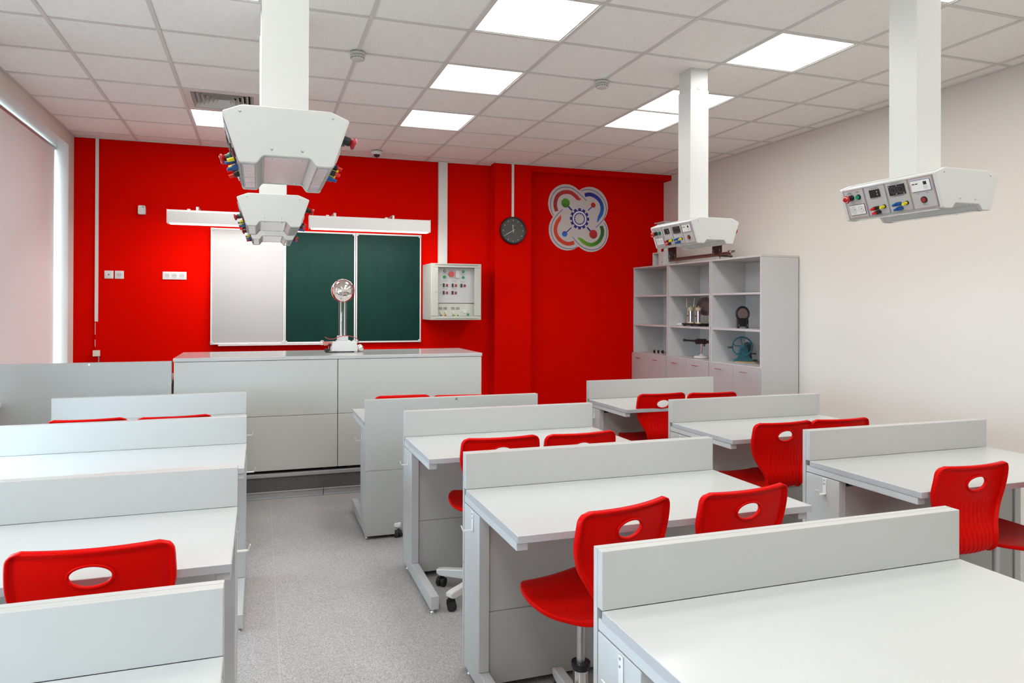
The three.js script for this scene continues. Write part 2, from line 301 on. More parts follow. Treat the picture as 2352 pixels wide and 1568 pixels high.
// ================================================================ STUDENT DESKS
const makeDesk = (half) => {
  const d = new THREE.Group(); d.userData = { kindName: 'student_desk', category: 'desk', group: 'two-seat laboratory desks' };
  // local: x -0.6..0.6, back board at z 0, pupil side towards +z
  for (const [a, b] of [[0.022, 0.4435], [0.4455, 0.905]]) spanPart(d, 'back_panel', M.laminate, -half, half, a, b, 0, 0.02, 0.0012);
  spanPart(d, 'screen', M.laminate, -half, half, 0.757, 0.905, 0.0212, 0.048, 0.002);
  part(d, 'cable_cap', cyl(0.007, 0.007, 0.003, 16), M.steel, [-0.01, 0.892, -0.001], [Math.PI / 2, 0, 0]);
  part(d, 'tabletop', bx(half * 2, 0.026, 0.62, 0.002), M.top, [0, 0.744, 0.358]);
  part(d, 'edge_band', memo('band' + half, () => merge([span(-half - 0.0007, half + 0.0007, 0.7322, 0.7555, 0.6672, 0.6687, 0), span(-half - 0.0007, -half + 0.0003, 0.7322, 0.7555, 0.0485, 0.6672, 0), span(half - 0.0003, half + 0.0007, 0.7322, 0.7555, 0.0485, 0.6672, 0)])), M.edge);
  for (const s of [-1, 1]) {
    spanPart(d, 'arm', M.metal, s * (half - 0.044), s * (half - 0.002), 0.700, 0.7305, 0.022, 0.648, 0.003);
    const up = spanPart(d, 'upright', M.metal, s * (half - 0.044), s * (half - 0.001), 0.088, 0.697, 0.022, 0.232, 0.003);
    spanPart(d, 'foot', M.metal, s * (half - 0.044), s * (half - 0.002), 0.022, 0.0875, 0.004, 0.70, 0.003);
    for (const z of [0.05, 0.665]) { part(d, 'glide', memo('glide', () => merge([at(cyl(0.014, 0.017, 0.006, 16), 0, 0.003, 0), at(cyl(0.005, 0.005, 0.018, 10), 0, 0.014, 0)])), M.steel, [s * (half - 0.023), 0, z]); }
    if (half === 0.6) part(d, 'bag_hook', memo('hook' + s + half, () => merge([span(s * (half - 0.0005), s * (half + 0.0025), 0.618, 0.694, 0.135, 0.157, 0.001), at(bx(0.04, 0.0025, 0.022, 0), s * (half + 0.0195), 0.620, 0.146), at(bx(0.0025, 0.022, 0.022, 0), s * (half + 0.043), 0.630, 0.146, 0, 0, -s * 0.35)])), M.whitePlastic);
    if (half === 0.6) for (const y of [0.668, 0.686]) part(d, 'screw', cyl(0.003, 0.003, 0.003, 10), M.steel, [s * (half + 0.0035), y, 0.146], [0, 0, Math.PI / 2]);
  }
  spanPart(d, 'modesty_panel', M.laminate, -half + 0.047, half - 0.047, 0.032, 0.3165, 0.205, 0.222, 0.0012);
  spanPart(d, 'modesty_panel', M.laminate, -half + 0.047, half - 0.047, 0.3185, 0.668, 0.205, 0.222, 0.0012);
  spanPart(d, 'crossbar', M.metal, -half + 0.044, half - 0.044, 0.69, 0.725, 0.16, 0.195, 0.002);
  return d;
};
const deskProto = makeDesk(0.6), podiumDesk = makeDesk(0.5615);
const XM = 1.412, XRR = 3.165, XLL = -0.672;
const DESKS = [
  [XM, -1.630, 0, 'nearest two-seat desk, its pale top filling the bottom right corner'],
  [XM, -2.852, 0, 'two-seat desk with a screen in the middle row, two red chairs tilted at its front'],
  [XM - 0.012, -4.085, 0, 'two-seat desk in the middle row, third from the camera with one metal foot showing'],
  [1.25, -4.590, Math.PI, 'two-seat desk turned round, its tall plain back facing the camera', 0],
  [XRR + 0.018, -2.865, 0, 'two-seat desk nearest the camera in the row by the beige wall'],
  [XRR, -4.060, 0, 'two-seat desk second from the camera in the row by the beige wall'],
  [XRR, -5.290, 0, 'two-seat desk in front of the open shelves, farthest in the right row'],
  [XLL, -1.680, 0, 'two-seat desk cut by the bottom left corner'],
  [XLL - 0.005, -2.878, 0, 'two-seat desk on the left with one red chair in front of it'],
  [XLL + 0.005, -4.160, 0, 'two-seat desk on the left whose top has no chairs, bluish by the window'],
  [XLL - 0.015, -5.305, 0, 'two-seat desk farthest in the left row, two red chair tops below its screen'],
  [-1.1965, -5.835, Math.PI, 'tall desk on the podium by the window with its back to the camera', 0.186],
];
for (const [x, z, turn, label, y] of DESKS) copyOf(y ? podiumDesk : deskProto, label, [x, y ?? 0, z], turn);

// ================================================================ RED SWIVEL CHAIRS
const chairProto = (() => {
  const c = new THREE.Group(); c.userData = { kindName: 'swivel_chair', category: 'chair', group: 'red plastic swivel chairs' };
  // side profile (z, y) from the top of the back to the front of the seat; the sitter looks towards -z
  const prof = new THREE.CatmullRomCurve3([[0.222, 0.868], [0.216, 0.81], [0.202, 0.74], [0.192, 0.68], [0.197, 0.62], [0.211, 0.565], [0.204, 0.514], [0.15, 0.487], [0.06, 0.483], [-0.04, 0.491], [-0.13, 0.505], [-0.19, 0.509], [-0.216, 0.497]].map(([z, y]) => V3(0, y, z)));
  const NS = 84, NX = 112, L = prof.getLength();
  const keys = [[0, 0.202], [0.08, 0.207], [0.16, 0.206], [0.24, 0.188], [0.32, 0.155], [0.38, 0.133], [0.44, 0.126], [0.50, 0.134], [0.58, 0.165], [0.67, 0.196], [0.76, 0.203], [0.84, 0.194], [0.90, 0.176], [0.95, 0.150], [1.0, 0.112]];
  const wCurve = new THREE.CatmullRomCurve3(keys.map(([t, w]) => V3(t, w, 0))).getPoints(400);
  const wBase = (t) => { let i = 1; while (i < 400 && wCurve[i].x < t) i++; const a = wCurve[i - 1], b = wCurve[i]; return a.y + (b.y - a.y) * (t - a.x) / (b.x - a.x); };
  const corner = (d, r) => d >= r ? 0 : r - Math.sqrt(Math.max(0, r * r - (r - d) * (r - d)));
  const front = [], back = [];
  const ss = (a, b, x) => { const u = Math.min(1, Math.max(0, (x - a) / (b - a))); return u * u * (3 - 2 * u); };
  for (let i = 0; i <= NS; i++) {
    const t = i / NS, p = prof.getPointAt(t), tg = prof.getTangentAt(t);
    const n = V3(0, -tg.z, tg.y), len = t * L;          // normal towards the sitter
    const w = wBase(t) - corner(len, 0.035) - corner(L - len, 0.045);
    const curl = (t < 0.45 ? 0.034 : 0.034 - 0.018 * ss(0.45, 0.65, t));
    for (let k = 0; k <= NX; k++) {
      const q = k / NX * 2 - 1, x = q * w;
      const bend = curl * (x / 0.215) * (x / 0.215);
      const edge = Math.min(w - Math.abs(x), len, L - len);
      const lip = (1 - ss(0.007, 0.017, edge)) * 0.0135 * (1 - 0.35 * ss(0.5, 0.6, t));
      const nearRim = edge < 0.004 ? 0.003 * (1 - edge / 0.004) : 0;
      const reach = 0.56 + 0.3 * ss(0.2, 0.4, t), maskT = ss(0.185, 0.215, t) * (1 - ss(0.46, 0.52, t)), maskX = 1 - ss(reach - 0.06, reach, Math.abs(q));
      const ribs = 0.0045 * maskT * maskX * (1 - (0.5 + 0.5 * Math.cos(q / reach * 28 + 0.9 * Math.sin((t - 0.2) * 16))) ** 3);
      front.push(p.clone().addScaledVector(n, bend - nearRim).add(V3(x, 0, 0)));
      back.push(p.clone().addScaledVector(n, bend - 0.008 - lip - ribs + nearRim).add(V3(x, 0, 0)));
    }
  }
  const pos = [], idx = []; for (const v of [...front, ...back]) pos.push(v.x, v.y, v.z);
  const R = NX + 1, N = (NS + 1) * R;
  for (let i = 0; i < NS; i++) for (let k = 0; k < NX; k++) {
    const a = i * R + k, b = a + 1, d = a + R, e = d + 1;
    idx.push(a, d, b, b, d, e, N + a, N + b, N + d, N + b, N + e, N + d);
  }
  for (let i = 0; i < NS; i++) { const a = i * R, d = a + R; idx.push(a, N + a, d, d, N + a, N + d); const b = a + NX, e = b + R; idx.push(b, e, N + b, e, N + e, N + b); }
  for (let k = 0; k < NX; k++) { const a = k, b = k + 1; idx.push(a, b, N + a, b, N + b, N + a); const d = NS * R + k, e = d + 1; idx.push(d, N + d, e, e, N + d, N + e); }
  for (let i = 0; i < idx.length; i += 3) [idx[i + 1], idx[i + 2]] = [idx[i + 2], idx[i + 1]];
  let g = new THREE.BufferGeometry(); g.setAttribute('position', new THREE.Float32BufferAttribute(pos, 3)); g.setAttribute('uv', new THREE.Float32BufferAttribute(new Float32Array(pos.length / 3 * 2), 2)); g.setIndex(idx); g.computeVertexNormals();
  // oval hand hole
  const hc = prof.getPointAt(0.078 / L), ht = prof.getTangentAt(0.078 / L), tilt = Math.atan2(ht.z, ht.y) + Math.PI;
  const cutG = new THREE.CylinderGeometry(1, 1, 0.12, 40).scale(0.053, 1, 0.030).rotateX(Math.PI / 2).rotateX(tilt).translate(0, hc.y, hc.z);
  const ev = new Evaluator(); ev.attributes = ['position', 'normal', 'uv']; ev.useGroups = false;
  const A = new Brush(g), B = new Brush(cutG); A.updateMatrixWorld(); B.updateMatrixWorld();
  const shell = ev.evaluate(A, B, SUBTRACTION).geometry;
  part(c, 'shell', shell, M.redPlastic);
  const ringPts = []; for (let i = 0; i < 48; i++) { const a = i / 48 * 2 * Math.PI, x = 0.056 * Math.cos(a), u = 0.033 * Math.sin(a), y = hc.y + u * Math.cos(tilt), z = hc.z + u * Math.sin(tilt) - 0.034 * (x / 0.215) ** 2 + 0.009; ringPts.push([x, y, z]); }
  part(c, 'handle_rim', tube(ringPts, 0.0048, 64, true), M.redPlastic);
  // mechanism, gas lift, five-star base
  part(c, 'seat_plate', bx(0.16, 0.024, 0.16, 0.006), M.black, [0, 0.463, 0.0]);
  part(c, 'lever', tube([[0.03, 0.468, -0.02], [0.12, 0.462, -0.02], [0.17, 0.452, -0.02], [0.20, 0.448, -0.02]], 0.0045, 16), M.chairWhite);
  part(c, 'lever_grip', memo('grip', () => new THREE.SphereGeometry(0.014, 14, 10).scale(2.2, 0.45, 1)), M.chairWhite, [0.215, 0.447, -0.02]);
  part(c, 'gas_lift', cyl(0.0155, 0.0155, 0.225, 24), M.steel, [0, 0.352, -0.02]);
  part(c, 'collar', memo('collar', () => merge([at(cyl(0.034, 0.034, 0.012, 24), 0, 0.006, 0), at(cyl(0.026, 0.029, 0.014, 24), 0, -0.007, 0)])), M.black, [0, 0.245, -0.02]);
  part(c, 'lift_cover', cyl(0.027, 0.027, 0.17, 24), M.chrome, [0, 0.152, -0.02]);
  part(c, 'base_hub', cyl(0.038, 0.045, 0.06, 24), M.chairWhite, [0, 0.095, -0.02]);
  for (let i = 0; i < 5; i++) {
    const a = i / 5 * 2 * Math.PI + 0.23, sx = Math.sin(a), cz = Math.cos(a);
    const spoke = memo('spoke', () => { const s = new THREE.Shape(); s.moveTo(0.02, 0.07); s.lineTo(0.255, 0.066); s.quadraticCurveTo(0.285, 0.066, 0.285, 0.078); s.lineTo(0.285, 0.086); s.quadraticCurveTo(0.26, 0.094, 0.20, 0.098); s.lineTo(0.02, 0.122); s.closePath(); return new THREE.ExtrudeGeometry(s, { depth: 0.03, bevelEnabled: true, bevelSize: 0.006, bevelThickness: 0.006, bevelSegments: 2 }).translate(0, 0, -0.015); });
    part(c, 'spoke', spoke, M.chairWhite, [0, 0, -0.02], [0, a - Math.PI / 2, 0]);
    const cs = part(c, 'caster', memo('caster', () => merge([at(cyl(0.024, 0.024, 0.018, 20), 0, 0.024, 0.013, Math.PI / 2), at(cyl(0.024, 0.024, 0.018, 20), 0, 0.024, -0.013, Math.PI / 2), at(bx(0.044, 0.032, 0.012, 0.004), 0.004, 0.04, 0), at(cyl(0.007, 0.007, 0.03, 10), 0.012, 0.06, 0)])), M.rubber, [0.268 * sx, 0, 0.268 * cz - 0.02], [0, a + 0.9 * i + 0.4, 0]);
    cs.castShadow = true;
  }
  return c;
})();
const TOPZ = 0.222, NEARER = 0.949;
const CH = [ // x and z of the middle of the back's top edge, turn in degrees
  [1.215, -2.157, 16, 'red chair with its back turned to the right, seat showing under the large middle desk'],
  [1.748, -2.212, 7, 'red chair right of the turned one at the large middle desk, only back showing'],
  [2.972, -2.254, 1, 'red chair with ribbed back by the right edge, at the desk nearest the beige wall'],
  [3.455, -2.225, 18, 'red chair cut by the right edge of the picture'],
  [2.972, -3.432, 2, 'red chair with ribbed back showing at the second desk of the right row'],
  [3.395, -3.43, -2, 'red chair top showing above the nearest right desk screen, beside the beige wall'],
  [3.025, -4.86, 1, 'red chair with oval hole in front of the shelves, left of a pair'],
  [3.45, -4.80, -5, 'red chair top in front of the shelves, right of a pair'],
  [1.205, -3.48, 0, 'left red chair top at the third middle desk, its seat and caster peeping out left'],
  [1.662, -3.47, 3.5, 'right red chair top at the third middle desk'],
  [-0.977, -4.756, 1, 'left of two red chair tops in the far left row'],
  [-0.495, -4.735, 6, 'right of two red chair tops in the far left row'],
  [-0.45, -2.238, -1, 'large red chair back at the bottom left with an oval hole'],
  [1.04, -5.352, 178, 'left red chair top behind the desk that shows its tall back'],
  [1.465, -5.25, 172, 'right red chair top behind the desk that shows its tall back'],
  [1.56, -0.915, 5, 'red chair tip in the bottom right corner of the picture'],
];
for (let [x, z, deg, label] of CH) { x *= NEARER; z *= NEARER; const a = deg * Math.PI / 180; copyOf(chairProto, label, [x - TOPZ * Math.sin(a), 0, z - TOPZ * Math.cos(a)], a); }

// ================================================================ CEILING-HUNG POWER CONSOLES
const consoleProto = (() => {
  const c = new THREE.Group(); c.userData = { kindName: 'power_console', category: 'console', group: 'hanging power consoles' };
  const out = [[-0.19, 0.152], [-0.131, 0.176], [0.131, 0.176], [0.19, 0.152], [0.139, 0], [0.088, 0], [0.071, 0.025], [-0.071, 0.025], [-0.088, 0], [-0.139, 0]];
  const body = [[-0.182, 0.150], [-0.128, 0.170], [0.128, 0.170], [0.182, 0.150], [0.133, 0.005], [0.090, 0.005], [0.073, 0.031], [-0.073, 0.031], [-0.090, 0.005], [-0.133, 0.005]];
  part(c, 'body', new THREE.ExtrudeGeometry(poly(body), { depth: 0.50, bevelEnabled: false }).translate(0, 0, -0.25), M.plastic);
  const plate = new THREE.ExtrudeGeometry(roundPoly(out, 0.008), { depth: 0.010, bevelEnabled: true, bevelThickness: 0.004, bevelSize: 0.004, bevelOffset: -0.004, bevelSegments: 3, curveSegments: 8 }).translate(0, 0, -0.005);
  for (const s of [-1, 1]) {
    part(c, 'end_plate', plate, M.plastic, [0, 0, s * 0.254]);
    for (const [x, y] of [[-0.137, 0.155], [0.137, 0.155], [-0.045, 0.046], [0.045, 0.046]]) part(c, 'screw', memo('dome', () => new THREE.SphereGeometry(0.0042, 12, 8)), M.steel, [x, y, s * 0.263]);
  }
  spanPart(c, 'rounded_lid', M.plastic, -0.13, 0.13, 0.168, 0.177, -0.25, 0.25, 0.004);
  spanPart(c, 'under_cover', std([0.72, 0.71, 0.70], 0.12), -0.066, 0.066, 0.0255, 0.031, -0.235, 0.235, 0.001);
  for (const s of [-1, 1]) for (const x of [-0.045, 0.045]) part(c, 'screw', memo('dome', () => 0), M.steel, [x, 0.0255, s * 0.222]);
  const lens = std([0.70, 0.69, 0.69], 0.14);
  for (const s of [-1, 1]) for (let i = 0; i < 4; i++) spanPart(c, 'lens_panel', lens, s * 0.094, s * 0.130, 0.0015, 0.006, -0.215 + i * 0.11, -0.115 + i * 0.11, 0.002);
  for (const s of [-1, 1]) for (const e of [0.091, 0.132]) spanPart(c, 'rail', M.steelGrey, s * (e - 0.0012), s * (e + 0.0012), 0.002, 0.006, -0.248, 0.248, 0);
  // column to the ceiling
  part(c, 'column', bx(0.15, 0.92, 0.15, 0.003), M.column, [0, 0.636, 0]);
  part(c, 'column_sleeve', bx(0.142, 0.16, 0.142, 0.003), M.column, [0, 1.17, 0]);
  for (const [x, z] of [[0, 0.0722], [-0.0722, 0]]) part(c, 'latch', x ? bx(0.003, 0.012, 0.03, 0) : bx(0.03, 0.012, 0.003, 0), M.whitePlastic, [x, 1.105, z]);
  // slanted socket faces, the second turned round
  for (const side of [0, 1]) {
    const v = V3(-0.051, 0.152, 0).normalize(), u = V3(0, 0, 1), n = u.clone().cross(v), o = V3(-0.1645, 0.076, 0).addScaledVector(n, -0.006);
    const B = new THREE.Matrix4().makeBasis(u, v, n).setPosition(o); if (side) B.premultiply(new THREE.Matrix4().makeRotationY(Math.PI));
    const q = new THREE.Quaternion().setFromRotationMatrix(B);
    const on = (parent, name, geo, mat, mu, mv, mw, rot) => {
      const m = new THREE.Mesh(geo, mat); m.name = name; m.castShadow = m.receiveShadow = true;
      if (parent === c) { m.position.copy(V3(mu, mv, mw).applyMatrix4(B)); m.quaternion.copy(q); if (rot) m.quaternion.multiply(new THREE.Quaternion().setFromEuler(new THREE.Euler(...rot))); }
      else { m.position.set(mu, mv, mw); if (rot) m.rotation.set(...rot); }
      parent.add(m); return m;
    };
    const W = 0.1205, H = 0.143, F = 0.0033;
    const frame = memo('modframe', () => merge([span(-W / 2, W / 2, H / 2 - 0.0035, H / 2 - 0.0022, 0, 0.001, 0), span(-W / 2, W / 2, -H / 2 + 0.0022, -H / 2 + 0.0035, 0, 0.001, 0), span(-W / 2 + 0.002, -W / 2 + 0.0033, -H / 2 + 0.0035, H / 2 - 0.0035, 0, 0.001, 0), span(W / 2 - 0.0033, W / 2 - 0.002, -H / 2 + 0.0035, H / 2 - 0.0035, 0, 0.001, 0)]));
    const lines = [M.lineRed, M.lineBlue, M.lineGreen, M.lineRed];
    const mods = [0, 1, 2, 3].map((i) => { const m = on(c, 'socket_module', bx(W - 0.0006, H, 0.006, 0), M.consolePanel, (i - 1.5) * 0.1215, 0, 0.003); on(m, 'border_line', frame, lines[i], 0, 0, 0.003); return m; });
    const cap = (m, x, y, w) => on(m, 'caption', bx(w, 0.0022, 0.0004, 0), M.caption, x, y, F);
    const rx = [Math.PI / 2, 0, 0];
    { const m = mods[0];
      on(m, 'stop_collar', cyl(0.0135, 0.0145, 0.024, 24), M.black, -0.015, 0.032, 0.015, rx);
      on(m, 'emergency_stop', memo('estop', () => new THREE.LatheGeometry([[0, 0], [0.010, 0], [0.012, 0.006], [0.019, 0.010], [0.019, 0.016], [0.014, 0.020], [0, 0.021]].map(([a, b]) => new THREE.Vector2(a, b)), 28)), M.estop, -0.015, 0.032, 0.026, rx);
      on(m, 'stop_arrow', memo('arrow', () => new THREE.TorusGeometry(0.0135, 0.0012, 6, 24, 2.2)), M.whitePlastic, -0.015, 0.032, 0.0455, [0, 0, 0.4]);
      on(m, 'stop_arrow', memo('arrow', () => 0), M.whitePlastic, -0.015, 0.032, 0.0455, [0, 0, 3.54]);
      on(m, 'button_ring', cyl(0.012, 0.013, 0.006, 24), M.black, 0.026, 0.031, 0.006, rx);
      on(m, 'start_button', cyl(0.009, 0.009, 0.012, 24), M.green, 0.026, 0.031, 0.010, rx);
      on(m, 'socket_bezel', bx(0.090, 0.052, 0.002, 0.0008), M.black, 0.004, -0.030, 0.0035);
      const s = on(m, 'double_socket', bx(0.086, 0.048, 0.005, 0.001), M.whitePlastic, 0.004, -0.030, 0.005);
      for (const k of [-1, 1]) { on(s, 'socket_well', memo('well', () => new THREE.TorusGeometry(0.017, 0.0012, 8, 28)), M.plastic, k * 0.021, 0, 0.0025); on(s, 'socket_floor', cyl(0.016, 0.016, 0.0006, 24), std([0.62, 0.62, 0.61], 0.5), k * 0.021, 0, 0.0027, rx); on(s, 'pin_hole_dot', cyl(0.0022, 0.0022, 0.001, 10), M.black, k * 0.021 + 0.005, 0.003, 0.003, rx); }  // black discs paint the shade inside the socket pin holes
      cap(m, -0.022, 0.058, 0.024); cap(m, 0.024, 0.058, 0.024); cap(m, -0.024, 0.053, 0.03); cap(m, 0.026, 0.053, 0.018); }
    { const m = mods[1];
      on(m, 'display', bx(0.056, 0.038, 0.006, 0.0015), M.black, 0, 0.034, 0.005);
      for (const y of [0.041, 0.028]) on(m, 'indicator', bx(0.003, 0.005, 0.001, 0), M.whitePlastic, 0.016, y, 0.0085);
      for (const [x, y] of [[-0.012, -0.035], [-0.008, -0.056]]) { const k = on(m, 'terminal', memo('term', () => merge([at(cyl(0.0085, 0.0085, 0.018, 18), 0, 0.009, 0), at(cyl(0.0085, 0.0085, 0.018, 18), 0.011, 0.009, 0)])), M.black, x, y, F, rx); on(k, 'terminal_tip', cyl(0.0056, 0.0066, 0.018, 16), M.redTip, 0, 0.026, 0); }
      const e = on(m, 'earth_ring', cyl(0.0095, 0.0095, 0.005, 18), M.black, 0.034, -0.034, 0.0055, rx); on(e, 'earth_terminal', cyl(0.006, 0.007, 0.024, 16), M.yellow, 0, 0.013, 0);
      cap(m, 0, 0.059, 0.05); }
    { const m = mods[2];
      const s = on(m, 'speaker_socket', bx(0.084, 0.047, 0.006, 0.001), M.black, 0, 0.033, 0.005);
      for (const k of [-1, 1]) { on(s, 'socket_ring', memo('spk', () => new THREE.TorusGeometry(0.0135, 0.0018, 8, 24)), std([0.05, 0.05, 0.05], 0.4), k * 0.02, 0, 0.003); on(s, 'socket_core', cyl(0.006, 0.006, 0.003, 16), M.rubber, k * 0.02, 0, 0.004, rx); for (const w of [-1, 1]) on(s, 'screw', cyl(0.003, 0.003, 0.001, 10), M.steel, k * 0.02 - w * 0.016, w * 0.018, 0.0034, rx); }
      for (const [x, y] of [[-0.012, -0.032], [-0.009, -0.054]]) { const k = on(m, 'terminal', memo('term', () => 0), M.blue, x, y, F, rx); on(k, 'terminal_tip', cyl(0.0056, 0.0066, 0.018, 16), M.blue, 0, 0.026, 0); }
      const e = on(m, 'earth_ring', cyl(0.0095, 0.0095, 0.005, 18), M.black, 0.034, -0.034, 0.0055, rx); on(e, 'earth_terminal', cyl(0.006, 0.007, 0.024, 16), M.yellow, 0, 0.013, 0);
      cap(m, -0.004, 0.062, 0.05); cap(m, 0.0, 0.004, 0.055); }
    { const m = mods[3];
      on(m, 'socket_bezel', bx(0.096, 0.052, 0.002, 0.0008), M.lineBlue, 0, 0.032, 0.0035);
      const s = on(m, 'data_socket', bx(0.092, 0.048, 0.005, 0.001), M.whitePlastic, 0, 0.032, 0.005);
      for (const x of [-0.033, -0.017]) on(s, 'usb_port', bx(0.012, 0.004, 0.001, 0), M.black, x, 0.010, 0.0026);
      on(s, 'network_port', bx(0.016, 0.015, 0.001, 0), M.black, 0.024, 0.010, 0.0026); on(s, 'shutter', bx(0.018, 0.016, 0.001, 0), M.plastic, 0.024, -0.009, 0.0026);
      on(m, 'switch_ring', cyl(0.015, 0.015, 0.004, 24), M.black, 0.0, -0.032, 0.005, rx); on(m, 'rocker_switch', cyl(0.0105, 0.0115, 0.007, 20), std([0.30, 0.02, 0.02], 0.3), 0, -0.032, 0.007, rx);
      cap(m, 0.0, -0.055, 0.024); cap(m, -0.022, -0.003, 0.008); cap(m, 0.022, -0.003, 0.008); }
  }
  return c;
})();
for (const [x, z, label, y] of [
  [0.077, -2.513, 'nearest hanging power console on a square column, left, its white end facing the camera'],
  [0.067, -4.270, 'second hanging power console, in front of the whiteboard'],
  [0.084, -5.56, 'farthest hanging power console, only its underside peeping below another in front of the whiteboard', 1.99],
  [2.927, -2.528, 'hanging power console at the upper right with its coloured sockets showing on a beige wall'],
  [2.927, -4.318, 'hanging power console in front of the shelves, on a column reaching the ceiling'],
]) copyOf(consoleProto, label, [x, y ?? 1.946, z]);

// ================================================================ ON THE FRONT WALL
const ZW = ZF;                                        // wall face
{ // three-part board
  const b = thing('chalkboard', 'wide wall board, one white section and two green chalk sections in metal frames', 'chalkboard', [0.63, 1.105, ZW]);
  const sec = (x0, x1, z, mat, name) => {
    spanPart(b, name, mat, x0 + 0.012, x1 - 0.012, 0.016, 1.208, z, z + 0.012, 0);
    for (const [p, q, r, s] of [[x0, x1, 0, 0.017], [x0, x1, 1.207, 1.224], [x0, x0 + 0.014, 0.017, 1.207], [x1 - 0.014, x1, 0.017, 1.207]]) spanPart(b, 'frame_rail', M.alu2, p, q, r, s, z, z + 0.02, 0.003);
    for (const [x, y] of [[x0 + 0.014, 0.014], [x1 - 0.014, 0.014], [x0 + 0.014, 1.21], [x1 - 0.014, 1.21]]) part(b, 'frame_corner', bx(0.034, 0.034, 0.024, 0.006), M.cornerGrey, [x, y, z + 0.0105]);
  };
  M.alu2 = std([0.72, 0.71, 0.71], 0.35); M.cornerGrey = std([0.55, 0.55, 0.57], 0.4);
  sec(-0.378, 0.378, 0.012, M.chalkboard, 'chalk_surface');
  sec(0.384, 1.124, 0.012, M.chalkboard, 'chalk_surface');
  sec(-1.122, -0.378, 0.034, M.whiteboard, 'white_surface');
  for (const x of [-1.0, -0.5, -0.2, 0.2, 0.6, 0.95]) spanPart(b, 'mount', M.alu2, x - 0.03, x + 0.03, 0.3, 0.34, 0, x < -0.38 ? 0.034 : 0.012, 0);
  spanPart(b, 'pen_tray', M.alu2, -1.045, 0.15, -0.014, -0.003, 0.0, 0.075, 0.002);
}
{ const w = thing('board_wiper', 'small white wiper lying in the pen tray below the whiteboard', 'wiper', [-0.17, 1.102, ZW + 0.05]); part(w, 'pad', bx(0.09, 0.012, 0.04, 0.005), M.whitePlastic, [0, 0.007, 0]); }
for (const [x0, label] of [[-0.837, 'long white board lamp left of the hanging console, above the whiteboard'], [0.464, 'long white board lamp above the green chalkboard sections']]) {
  const L = 1.238, l = thing('board_lamp', label, 'lamp', [x0 + L / 2, 2.2926, ZW + 0.66], 0, 'lamps above the board');
  const s = new THREE.Shape([[-0.055, 0.002], [-0.055, 0.012], [-0.075, 0.07], [-0.06, 0.128], [0.04, 0.128], [0.056, 0.108], [0.056, 0.002]].map(([a, b]) => new THREE.Vector2(a, b)));
  part(l, 'housing', new THREE.ExtrudeGeometry(s, { depth: L - 0.012, bevelEnabled: false }).rotateY(-Math.PI / 2).translate(L / 2 - 0.006, 0, 0).scale(1, 1, 1), M.whitePlastic);
  for (const k of [-1, 1]) part(l, 'end_cap', bx(0.008, 0.132, 0.128, 0.003), M.whitePlastic, [k * (L / 2 - 0.002), 0.064, -0.008]);
  part(l, 'light_tube', bx(L - 0.04, 0.012, 0.10, 0.004), M.tubeGlow, [0, 0.0, 0.004]);
  const a = new THREE.RectAreaLight(new THREE.Color().setRGB(1, 0.98, 0.94), BOARD_LIGHT, L - 0.05, 0.09); a.name = 'board_lamp_tube';
  a.position.set(0, -0.012, -0.01); a.rotation.x = -Math.PI / 2 + 0.38; l.add(a);
  for (const x of [-0.36, 0.24]) {
    part(l, 'bracket', merge([span(x - 0.011, x + 0.011, 0.125, 0.175, -0.03, -0.026, 0), span(x - 0.011, x + 0.011, 0.171, 0.175, -0.658, -0.026, 0), span(x - 0.03, x + 0.03, 0.11, 0.2, -0.658, -0.654, 0)]), M.whitePlastic);
    part(l, 'wing_nut', bx(0.03, 0.02, 0.012, 0.004), M.whitePlastic, [x - 0.075, 0.137, -0.02]);
  }
}
{ // thin trunking on the left, its lower end painted over in red, with a box and cable
  const t = thing('cable_trunking', 'narrow white cable trunking running down the red wall beside the window', 'trunking', [-1.556, 0.92, ZW]);
  spanPart(t, 'duct', M.whitePlastic, -0.017, 0.013, 0.43, HC - 0.922, 0, 0.018, 0.002);
  spanPart(t, 'painted_duct', M.red, -0.012, 0.011, 0.148, 0.43, 0, 0.017, 0.002);
  for (const [y0, y1] of [[0.18, 0.25], [0.30, 0.42]]) spanPart(t, 'bare_streak', M.whitePlastic, -0.0125, -0.008, y0, y1, 0.004, 0.0175, 0);
  part(t, 'junction_box', bx(0.062, 0.06, 0.035, 0.004), std([0.78, 0.74, 0.64], 0.5), [0.002, 0.112, 0.018]);
  part(t, 'cable', tube([[0.02, 0.085, 0.015], [0.022, 0.05, 0.016], [0.02, 0.0, 0.014], [0.02, -0.12, 0.012]], 0.006, 16), std([0.3, 0.3, 0.32], 0.5));
}
{ const t = thing('cable_trunking', 'wide white cable trunking running down to the control cabinet', 'trunking', [2.01, 1.99, ZW]); spanPart(t, 'duct', M.whitePlastic, -0.052, 0.052, 0, HC - 1.992, 0, 0.04, 0.003); spanPart(t, 'lid_edge', M.bar, -0.055, -0.045, 0, HC - 1.992, 0.001, 0.036, 0.001); }
{ const t = thing('cable_trunking', 'narrow white cable trunking above the wall clock', 'trunking', [2.813, 2.55, -7.79]); spanPart(t, 'duct', M.whitePlastic, -0.014, 0.014, 0, HC - 2.552, 0, 0.016, 0.002); }
